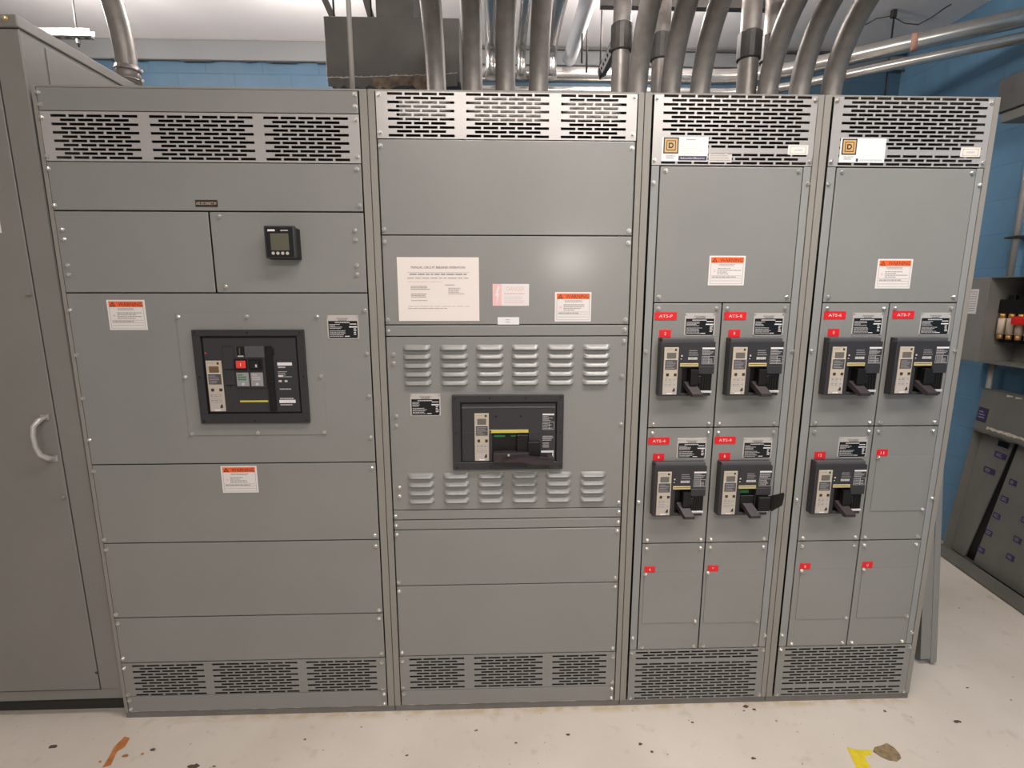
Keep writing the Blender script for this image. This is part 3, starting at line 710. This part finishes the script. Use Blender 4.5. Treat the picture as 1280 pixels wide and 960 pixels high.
# paper notice taped to the second section
b = MB(); w, h = .282, .2185; Y = -.0010
b.box(0, w, -.0007, -.0002, 0, h, PAPER)
b.text('MANUAL CIRCUIT BREAKER OPERATION', w*.50, h*.825, h*.036, Y, INK, w=w*.66)
b.rect(w*.12, w*.88, h*.762, h*.766, Y, INKG)
b.lines(w*.15, w*.85, h*.722, h*.75, 1, Y, INKM, 12, .75, 1)
b.lines(w*.12, w*.88, h*.665, h*.69, 1, Y, INKM, 3, .5, 1); b.lines(w*.13, w*.55, h*.61, h*.63, 1, Y, PINKT, 3, .5, 1)
b.lines(w*.16, w*.40, h*.49, h*.56, 3, Y, INKM, 4, .5, .8); b.lines(w*.16, w*.40, h*.37, h*.44, 3, Y, INKM, 5, .5, .5); b.lines(w*.16, w*.36, h*.315, h*.335, 1, Y, INKM, 6, .5, 1)
b.lines(w*.58, w*.70, h*.56, h*.58, 1, Y, INKM, 7, .6, 1); b.lines(w*.62, w*.86, h*.42, h*.53, 5, Y, INKM, 8, .4, .5)
b.lines(w*.12, w*.88, h*.225, h*.24, 1, Y, INKG, 9, .4, 1); b.lines(w*.12, w*.62, h*.19, h*.21, 1, Y, INKG, 10, .5, .9)
tag(b.build('paper_notice', None, (1.143, -.0012, 1.5725)), 'white typed paper notice stuck on the second section above the louvred panel', 'notice')
# ------------------------------------------------------------------ tall cabinet at the left
t = empty('tall_cabinet', (.0035, .006, 0), 'tall grey steel cabinet with a silver pull handle, at the far left beside the switchboard', 'electrical cabinet', rot=(0, math.radians(-.35), 0))
b = MB(); b.box(-.95, -.004, .004, 1.30, .085, 2.490, GREYC, .002); b.build('body', t)
b = MB(); b.box(-.945, -.012, .05, 1.28, 0, .085, DARKIN); b.build('plinth', t, label='dark recessed plinth')
b = MB(); b.box(-.96, .002, -.006, 1.31, 2.4905, 2.527, GREYC, .003); b.box(-.955, -.006, .006, 1.30, 2.4895, 2.4915, BLACK); b.build('lid', t)
for (y, me) in ((.02, BOLTB),):
    o = bolt(t, -.030, 2.5125, -.0065, BOLTB, 1.1); o.name = 'lid_bolt'
b = MB(); b.box(-.0045, -.0015, .095, 1.28, .10, 2.475, GREYC, .001); b.build('side_panel', t)
b = MB(); b.box(-.93, -.0885, -.0015, .003, .1335, 2.455, GREYC, .0015); dr = b.build('door', t)
b = MB(); b.box(-.0885, -.0845, .002, .0032, .13, 2.46, SHELL); b.box(-.93, -.0845, .002, .0032, .1285, .1325, SHELL); b.build('door_gasket', t)
b = MB(); b.box(-.084, -.0045, .0005, .003, .1335, 2.486, GREYC, .001); b.build('corner_post', t)
for (x, z) in ((-.101,1.667),(-.100,.934)): bolt(dr, x, z, -.0015, BOLTG, 1.25)
b = MB(); b.tube([(0,0,0),(0,-.001,0)], .0055, INK, 10); b.build('key_hole', dr, (-.090, -.0015, .206))
b = MB(); hx, hz = -.131, 1.158
b.box(hx-.004, hx+.026, -.0055, -.0015, hz+.066, hz+.086, ZINC, .001); b.box(hx+.002, hx+.032, -.0055, -.0015, hz-.088, hz-.066, ZINC, .001)
b.tube([(hx+.010,-.005,hz+.074),(hx+.006,-.022,hz+.070),(hx-.002,-.038,hz+.052),(hx-.004,-.043,hz+.02),(hx-.002,-.043,hz-.02),(hx+.004,-.038,hz-.052),(hx+.014,-.022,hz-.070),(hx+.018,-.005,hz-.076)], [.009,.0095,.0085,.008,.008,.0085,.0095,.009], EMT, 12)
hd = b.build('handle', dr, label='silver cast pull handle')
for (x, z) in ((hx+.020,hz+.077),(hx+.024,hz-.078)):
    b = MB(); b.tube([(0,0,0),(0,-.003,0)], .0035, ZINC, 8); b.build('screw', hd, (x, -.0055, z))
b = MB(); b.box(0, .115, -.0005, 0, 0, .105, WHITE); b.rect(.006, .110, .074, .098, -.0008, RED); b.lines(.006, .110, .010, .066, 6, -.0008, INK, 4, .5, .7)
b.build('cabinet_label', dr, (-.2735, -.0017, 1.868), 'small printed label at the edge of the view')

# ------------------------------------------------------------------ conduits rising from the switchboard
R3 = .0445
def bend_path(x, y, z0, R, top, run, dx=0.0):
    P = [(x, y, H+.0012), (x, y, (H+z0)/2), (x, y, z0)]
    for k in range(1, 15):
        a = k/14*PI/2; P.append((x + dx*(1-math.cos(a)), y - R*(1-math.cos(a)), z0 + R*math.sin(a)))
    P.append((x + dx*1.2, y - R - run, z0 + R))
    return P
def conduit(x, label, y=.70, z0=2.545, R=.40, r=R3, m=None, run=.9, group='bent steel conduits rising from the switchboard', dx=0.0):
    b = MB(); b.tube(bend_path(x, y, z0, R, 0, run, dx), r, m or GALV, 24)
    o = b.build('conduit', None, (0, 0, 0)); return tag(o, label, 'conduit', group)
conduit(1.219, 'bent galvanized conduit rising from the second section, leftmost of its four')
conduit(1.384, 'bent galvanized conduit rising from the second section, second from left of its four')
conduit(1.532, 'bent galvanized conduit rising from the second section, third from left of its four')
conduit(1.683, 'bent galvanized conduit rising from the second section, rightmost of its four')
conduit(2.137, 'bent galvanized conduit rising from the third section, leftmost of its three curved ones')
conduit(2.291, 'bent galvanized conduit rising from the third section, middle of its three curved ones')
conduit(2.429, 'bent galvanized conduit rising from the third section, rightmost of its three curved ones')
conduit(2.746, 'bent galvanized conduit rising from the fourth section, leftmost of its three curved ones')
conduit(2.894, 'bent galvanized conduit rising from the fourth section, middle of its three curved ones')
conduit(3.045, 'bent galvanized conduit rising from the fourth section, rightmost of its three curved ones')
# single conduit behind the tall cabinet
b = MB(); b.tube([(-.145,.70,2.5275),(-.145,.70,2.60)] + [(-.145 - .0*k, .70-.30*(1-math.cos(k/12*PI/2)), 2.66+.45*math.sin(k/12*PI/2)) for k in range(13)] + [(-.145,-.3,3.11)], .042, GALV, 24)
cl = b.build('conduit'); tag(cl, 'dark bent conduit with a bolted coupling standing on the tall cabinet at the left', 'conduit')
b = MB(); b.tube([(-.145,.70,2.59),(-.145,.70,2.66)], .047, GALV, 20); b.tube([(-.145,.70,2.60),(-.145,.70,2.606)], .052, GALV, 20); b.tube([(-.145,.70,2.64),(-.145,.70,2.646)], .052, GALV, 20)
for dz in (.012, .052): b.tube([(-.095,.70,2.592+dz),(-.080,.70,2.592+dz)], .006, ZINC, 8)
b.build('coupling', cl, label='conduit coupling with set screws')
# straight risers with dark couplings
def riser(x, y, r, label, zc=2.86):
    b = MB(); b.tube([(x,y,H+.0012),(x,y,2.6),(x,y,2.9),(x,y,ZC-.002)], r, GALV, 24); o = b.build('conduit')
    tag(o, label, 'conduit', 'straight conduits with dark couplings')
    b = MB(); b.tube([(x,y,zc),(x,y,zc+.005),(x,y,zc+.115),(x,y,zc+.12)], [r+.004,r+.009,r+.009,r+.004], GALVD, 16, smooth=False); b.build('coupling', o, label='dark threaded coupling')
riser(2.085, .82, .042, 'straight conduit with a dark coupling, left of the curved ones over the third section', 2.80)
riser(2.315, .95, .042, 'straight conduit with a dark coupling, hidden behind the curved ones over the third section', 2.82)
riser(2.683, .78, .0455, 'straight conduit with a dark coupling, left of the curved ones over the fourth section', 2.755)
riser(2.840, .88, .042, 'straight conduit with a dark coupling, behind the leftmost curved one over the fourth section', 2.79)
b = MB()
b.box(2.02, 2.98, .66, .70, 3.025, 3.066, STRUTD); 
for k in range(19): b.box(2.04+.05*k, 2.065+.05*k, .659, .6605, 3.037, 3.053, BLACK)
for k in range(19): b.box(2.04+.05*k, 2.065+.05*k, .672, .688, 3.0245, 3.0255, BLACK)
b.box(2.02, 2.98, 1.005, 1.045, 3.095, 3.136, STRUTD)
st = b.build('strut_rack'); tag(st, 'dark slotted strut rack above the conduits of the third and fourth sections', 'strut')
for x in (2.04, 2.96):
    b = MB(); b.tube([(x,.68,3.06),(x,.68,ZC-.002)], .006, ROD, 8); b.build('hanger_rod', st)
    b = MB(); b.tube([(x,1.025,3.13),(x,1.025,ZC-.002)], .006, ROD, 8); b.build('hanger_rod', st)
# thin tube at the joint of the first two sections
b = MB(); b.tube([(1.010,.045,H+.0012),(1.010,.045,ZC-.002)], .0082, EMT, 14); tube = b.build('thin_conduit'); tag(tube, 'thin pale conduit standing on the right end of the first section', 'conduit')
# dark sheet-steel hood with a duct above
hd = empty('duct_hood', (.0, .90, 0), 'dark sheet-steel hood box with a torn lower edge hanging behind the second section conduits', 'duct')
b = MB(); b.box(.668, 1.315, 0, .35, 2.690, 2.975, STEELD, .003); b.build('hood_box', hd)
b = MB(); b.box(.915, 1.095, .012, .30, 2.975, ZC-.001, STEELD, .003); b.build('duct_column', hd)
b = MB(); rd = random.Random(3); top = []; bot = []
n = 26
for k in range(n+1):
    x = .675 + (1.30-.675)*k/n; top.append((x, -.012, 2.697 + .030*max(0, (k-6)/n) + rd.uniform(0,.008))); bot.append((x, -.004, 2.662 + rd.uniform(-.012, .012)))
for k in range(n): b.poly([bot[k], bot[k+1], top[k+1], top[k]], RUST if 8 < k < 21 else STEELD)
for k in range(n): b.poly([top[k], top[k+1], (top[k+1][0], -.010, top[k+1][2]+.004+rd.uniform(0,.005)), (top[k][0], -.010, top[k][2]+.003)], ALU)
b.build('torn_edge', hd, label='torn rusty lower edge')
for x0_, x1_ in ((.635,.700),(.838,.882)):
    b = MB(); b.poly([(x0_,.05,3.10),(x0_+.03,.05,3.10),(x1_+.02,.05,2.975),(x1_-.01,.05,2.975)], STEELD, (0,.05,0)); b.build('bracket', hd)
for x in (.71, .888):
    b = MB(); b.tube([(x,.03,2.97),(x,.03,ZC-.002)], .005, ROD, 8); b.build('hanger_rod', hd)
# pipes crossing behind
def pipe(path, r, name, label, m=None, group=None, n=20):
    b = MB(); b.tube(path, r, m or GALVB, n); o = b.build(name); return tag(o, label, 'pipe', group)
yb = 1.84
def rb(z, y, dx=0):
    P = [(.45, y, z), (2.0, y, z), (2.95+dx, y, z)]
    for k in range(1, 9):
        a = k/8*math.radians(37.5); P.append((2.95+dx + .9*math.sin(a), y - .9*(1-math.cos(a)), z))
    x, yy, _ = P[-1]; L = (XW-.003-x); P.append((XW-.003, yy - L*math.tan(math.radians(37.5)), z)); return P
p1 = pipe(rb(3.105, yb), .047, 'pipe', 'thick shiny pipe crossing behind the conduits and running to the right wall, upper of two')
p2 = pipe(rb(3.00, yb-.02, .0), .028, 'pipe', 'thinner shiny pipe running below the thick one to the right wall')
for pp, t_, r, z in ((p1, .38, .0485, 3.105), (p2, .12, .0295, 3.00)):
    q = rb(z, yb if r > .04 else yb-.02); a, c = Vector(q[-2]), Vector(q[-1]); d = (c-a)
    b = MB(); b.tube([a+d*t_, a+d*(t_+.024)], r, mat('faded_red_band_%d' % (r*1e4), (.42,.23,.18), .6), 18); b.build('marker_band', pp, label='faded red band')
# overhead pipes running front to back
def fb(x, z, yend, r, label, down=True, m=None):
    P = [(x, -1.4, z), (x, 0, z), (x, yend-.12, z)]
    if down:
        for k in range(1, 7):
            a = k/6*PI/2; P.append((x, yend-.12 + .12*math.sin(a), z - .12*(1-math.cos(a))))
        P.append((x, yend, z-.20))
    else: P.append((x, yend, z))
    return pipe(P, r, 'overhead_pipe', label, m, 'bright pipes running front to back overhead')
fb(1.463, 3.24, 1.735, .040, 'bright overhead pipe seen between the second and third conduits')
fb(1.655, 3.24, 1.735, .030, 'bright overhead pipe seen between the third and fourth conduits')
fb(1.842, 3.24, 1.735, .040, 'bright overhead pipe just right of the fourth conduit')
SHINY = mat('pale_lit_pipe', (.88, .90, .93), .4)  # light on the shiny pipe painted in as a pale base colour
op = fb(1.978, 3.20, 1.83, .045, 'pale bright overhead pipe with a rounded end, slanting to the right of the four conduits', False, SHINY)
b = MB(); b.tube([(1.978,1.829,3.20),(1.978,1.855,3.20),(1.978,1.868,3.20)], [.045,.036,.012], SHINY, 18); b.build('end_cap', op)
pipe([(1.35,YB-.055,3.425),(XW-.02,YB-.055,3.425)], .010, 'thin_conduit', 'thin conduit running along the beam under the ceiling', STRUTD, n=10)
# strut hanging on a rod near the couplings, strut at upper left, rods
def strut(name, loc, rot, L, label, rods=(), ztop=ZC, group=None, m=None):
    t = empty(name, loc, label, 'strut', group, rot); b = MB(); w = .0206; m = m or STRUT
    b.box(0, L, -w, w, 0, .003, m); b.box(0, L, -w, -w+.003, 0, .041, STRUTD); b.box(0, L, w-.003, w, 0, .041, STRUTD)
    x = .03
    while x < L-.03: b.box(x, x+.028, -.007, .007, -.0006, .0005, BLACK); x += .052
    b.build('channel', t)
    for rx in rods:
        b = MB(); ca, sa = math.cos(rot[0]), math.sin(rot[0]); V = lambda h: (rx, sa*h, ca*h)
        b.tube([V(-.045), V(ztop-loc[2]-.002)], .0055, ROD, 8); b.tube([V(-.030), V(.024)], .011, ROD, 6, smooth=False); b.build('hanger_rod', t)
    return t
strut('strut_channel', (2.098, 1.45, 2.95), (math.radians(-65),0,math.radians(-90)), .50, 'short slotted strut hanging from a rod, in front of the shiny back pipes', (.06,))
strut('strut_channel', (-2.2, 1.40, 3.085), (0,0,0), 1.43, 'slotted strut under the ceiling above the tall cabinet', (1.345, .2))
for (x, y, z0, l) in ((1.992,1.415,3.0,'thin hanger rod, left of the two between the pale pipe and the strut'),(2.03,1.466,2.97,'thin hanger rod, right of the two between the pale pipe and the strut'),(4.035,1.70,2.80,'thin dark hanger rod crossing the two pipes near the right wall')):
    b = MB(); b.tube([(x,y,z0),(x,y,ZC-.002)], .0055, ROD, 8)
    if x > 3:
        b.box(x-.02, x+.012, y-.012, y+.012, ZC-.05, ZC-.003, ROD, .003)
    tag(b.build('hanger_rod'), l, 'rod')
b = MB(); b.tube([(3.93,1.83,3.425),(3.98,1.78,3.445),(4.03,1.72,3.43),(4.10,1.68,3.37),(4.17,1.66,3.355),(4.24,1.65,3.39),(4.31,1.64,3.44),(4.34,1.63,ZC-.003)], .0035, ROD, 8)
tag(b.build('hanging_wire'), 'thin dark wire drooping from the ceiling near the right wall', 'wire')
b = MB(); b.poly([(.30,2.20,ZC-.002),(.37,2.20,ZC-.002),(.36,2.19,3.40),(.345,2.19,3.375),(.325,2.20,3.40)], RUST, (0,.012,0)); tag(b.build('torn_bracket'), 'small rusty broken bracket at the ceiling edge above the first section', 'bracket')

# ------------------------------------------------------------------ right wall
fd = empty('fused_disconnect', (XW, 0, 0), 'grey wall box with exposed fuses on the blue right wall', 'disconnect box')
b = MB(); b.box(-.205, -.002, 1.095, 1.26, 1.272, 1.768, GREYC, .003); b.build('closed_compartment', fd)
b = MB(); x0, x1 = -.205, -.002
b.box(-.006, x1, .45, 1.092, 1.274, 1.766, GREYO); b.box(x0, x1, .45, 1.092, 1.762, 1.767, GREYO); b.box(x0, x1, .45, 1.092, 1.273, 1.278, GREYO)
b.box(x0, x1, 1.0865, 1.092, 1.278, 1.762, GREYC); b.box(x0, x1, .45, .4555, 1.278, 1.762, GREYO)
b.build('open_compartment', fd)
b = MB(); b.box(-.2062, -.2052, 1.150, 1.224, 1.555, 1.700, WHITE)
rd = random.Random(3)
for k in range(9): b.box(-.2066, -.2061, 1.158, 1.216-rd.uniform(0,.03), 1.570+.014*k, 1.574+.014*k, INKG)
b.build('printed_label', fd, label='white printed label')
b = MB(); b.box(-.11, -.006, .80, 1.080, 1.390, 1.455, BLACK, .004); b.box(-.135, -.006, .80, 1.088, 1.562, 1.640, BLACK, .004); b.box(-.05, -.006, .80, 1.080, 1.40, 1.62, BLACK)
for y in (.84, .90, .96, 1.02): b.box(-.115, -.06, y, y+.04, 1.62, 1.665, BLACK, .003)
fb_ = b.build('fuse_block', fd, label='black fuse block')
for y in (1.058, 1.006, .954, .902):
    b = MB(); b.tube([(0,0,0),(0,0,.026)], .015, FUSEC, 14); b.tube([(0,0,.026),(0,0,.120)], .019, FUSE, 14); b.tube([(0,0,.120),(0,0,.146)], .015, FUSEC, 14)
    b.rect
    b.build('fuse', fb_, (-.128, y, 1.414), 'cream cartridge fuse with copper caps')
b = MB(); b.box(-.175, -.12, .86, .968, 1.500, 1.548, REDK, .010, 2); b.build('handle', fd, label='red plastic handle')
def wall_tube(path, r, label):
    b = MB(); b.tube(path, r, EMT, 14); return tag(b.build('wall_conduit'), label, 'conduit')
wc = wall_tube([(XW-.07,1.115,1.769),(XW-.07,1.115,ZC-.003)], .0165, 'pale conduit running up the blue wall from the fuse box')
b = MB(); b.box(XW-.095, XW-.002, 1.085, 1.145, 1.985, 2.000, ROD, .002); b.box(XW-.10, XW-.06, 1.075, 1.155, 1.987, 1.998, ROD); b.build('clamp', wc, label='dark pipe clamp')
wall_tube([(XW-.07,1.130,1.271),(XW-.07,1.13,1.10),(XW-.06,1.16,.90),(XW-.04,1.18,.75),(XW-.04,1.18,.003)], .0165, 'pale conduit running down the blue wall below the fuse box')
tr = empty('wall_trough', (XW, 0, 0), 'dark metal trough high on the blue right wall beyond the top right switchboard corner', 'trough')
b = MB(); b.box(-.22, -.002, -.6, 1.21, 2.68, 2.86, STEELD, .003); b.build('trough_body', tr)
b = MB(); b.box(-.20, -.002, -.6, 1.19, 2.625, 2.679, GREYO, .003); b.build('trough_rail', tr)

# wide removed cover leaning on the right wall
lc = empty('leaning_cover', (4.425, 1.15, 0), 'wide olive-grey removed switchboard cover with purple labels, leaning on the right wall', 'panel', rot=(-math.atan(.1/1.1), 0, math.radians(-98.8)))
b = MB(); b.box(0, 1.10, .004, .010, .02, 1.10, GREYO, .001); b.box(-.003, .003, -.055, .010, .02, 1.10, GREYO, .001); b.build('back_sheet', lc)
b = MB(); b.box(.002, 1.10, -.065, -.058, .852, 1.108, GREYO, .002); b.box(.002, 1.10, -.065, .008, 1.100, 1.108, GREYO, .001)
rd = random.Random(9); z = .845
pts = [(.002 + 1.098*k/30, -.062, .852) for k in range(31)]; low = [(.002 + 1.098*k/30, -.060 + .0, .842 + rd.uniform(-.005, .004)) for k in range(31)]
for k in range(30): b.poly([low[k], low[k+1], pts[k+1], pts[k]], GREYO)
hood = b.build('hood', lc)
b = MB()
for k in range(26):
    x = .10 + .017*k; b.poly([(x,-.0662,.868+rd.uniform(0,.008)),(x+.017,-.0662,.868+rd.uniform(0,.008)),(x+.017,-.0662,.884+rd.uniform(0,.006)),(x,-.0662,.884+rd.uniform(0,.006))], CREAMT)
for k in range(16):
    x = .16 + .02*k; b.poly([(x,-.0662,1.083+rd.uniform(0,.008)),(x+.02,-.0662,1.083+rd.uniform(0,.008)),(x+.02,-.0662,1.096),(x,-.0662,1.096)], CREAMT if k % 3 else GREYO)
b.build('torn_tape', hood, label='strips of torn yellowed tape')
b = MB(); b.box(.004, .112, -.006, .003, .05, .85, GREYO, .001); b.poly([(.112,-.006,.06),(.112,-.006,.85),(.240,-.006,.85),(.120,-.006,.06)], GREYO, (0,.004,0)); b.build('left_cover', lc)
b = MB(); b.poly([(.285,-.020,.85),(1.10,-.020,.85),(1.10,-.020,.06),(.205,-.020,.06)], GREYO, (0,.012,0)); b.build('right_cover', lc)
b = MB(); b.poly([(.240,.0035,.85),(.285,.0035,.85),(.205,.0035,.06),(.120,.0035,.06)], BLACK, (0,-.002,0)); b.build('slot', lc, label='dark tapering slot between the covers')
def purple(x, z, w, h, y, txt=None):
    b = MB(); b.box(0, w, -.0012, 0, 0, h, PURPLE, .0004); b.rect
    if txt: b.text(txt, w/2, h*.36, h*.28, -.0014, PURPT, w=w*.6)
    else: b.lines(w*.15, w*.85, h*.2, h*.8, 3, -.0014, PURPT, int(x*100), .4, .5)
    return b.build('purple_label', lc, (x, y, z), 'purple printed label')
purple(-.0+.012, .905, .075, .085, -.066)
purple(.130, .715, .085, .036, -.0065); purple(.085, .605, .085, .036, -.0065)
b = MB(); b.box(0, .075, -.0012, 0, 0, .032, BLACKG); b.build('black_label', lc, (.135, -.0065, .785), 'small black label')
for (x, z) in ((.318,.60),(.296,.49),(.276,.378),(.256,.262),(.240,.142),(.428,.198),(.44,.31),(.45,.43),(.46,.55),(.60,.60),(.60,.45),(.60,.30)): purple(x-.028, z, .050, .034, -.0205)
b = MB(); b.box(-.005, 1.10, -.068, .010, .0, .012, GREYO, .001); b.box(-.005, 1.10, -.072, -.066, .0, .070, GREYO, .0015); b.box(-.005, 1.10, -.072, -.055, .066, .070, GREYO, .001)
b.build('bottom_channel', lc)

# narrow flanged sheet leaning on the end of the last section
ls = empty('leaning_filler_sheet', (3.41, .19, 0.0), 'narrow grey flanged sheet leaning on the right end of the switchboard', 'panel', rot=(0, math.radians(-6.5), 0))
b = MB(); b.box(0, .004, 0, .45, .030, 1.80, GREYO, .001); b.build('sheet', ls)
b = MB(); b.box(.0, .044, -.003, .001, .030, 1.80, GREY, .001); b.build('front_flange', ls)
b = MB(); b.box(.044, .072, -.006, -.002, .008, 1.80, GREY, .001); b.box(.0695, .072, -.006, .02, .008, 1.80, GREY, .001); b.build('return_lip', ls)

# ------------------------------------------------------------------ light
def area(name, loc, rot, sx, sy, e, c):
    l = bpy.data.lights.new(name, 'AREA'); l.shape = 'RECTANGLE'; l.size = sx; l.size_y = sy; l.energy = e; l.color = c
    o = bpy.data.objects.new(name, l); COL.objects.link(o); o.location = loc; o.rotation_euler = rot; return o
WARM = (1.0, .935, .88)
area('fluorescent_light', (2.4, -.95, 3.38), (math.radians(8), 0, 0), 2.4, .30, 70, WARM)
area('fluorescent_light', (2.1, -3.0, 3.38), (math.radians(20), 0, 0), 3.0, .30, 58, WARM)
area('fluorescent_light', (5.0, -22.5, 3.3), (math.radians(82), 0, math.radians(8)), 1.6, .7, 270, WARM)
for (px_, py_, pz_, pe_) in ((-.9, 1.2, 3.21, 35), (.40, 1.25, 3.22, 35), (2.42, 1.25, 3.22, 34), (1.91, .36, 2.96, 5)):  # added fill lamps out of view, brightening ceiling, back wall and pale pipe
    pl = bpy.data.lights.new('added_fill_light', 'POINT'); pl.energy = pe_; pl.shadow_soft_size = .06; pl.color = (1, .93, .90)
    po = bpy.data.objects.new('added_fill_light', pl); COL.objects.link(po); po.location = (px_, py_, pz_)
w = bpy.data.worlds.new('World'); scene.world = w; w.use_nodes = True
w.node_tree.nodes['Background'].inputs[0].default_value = (1.0, .94, .89, 1); w.node_tree.nodes['Background'].inputs[1].default_value = .30

# ------------------------------------------------------------------ camera
cam = bpy.data.cameras.new('Camera'); co = bpy.data.objects.new('Camera', cam); COL.objects.link(co)
cam.sensor_width = 36; cam.lens = 630.0/1280*36; cam.clip_start = .02
co.location = (1.48304, -1.79611, 1.65949); co.rotation_euler = (PI/2 - .172983, -.00019, -.0317230)
scene.camera = co
scene.view_settings.view_transform = 'Standard'
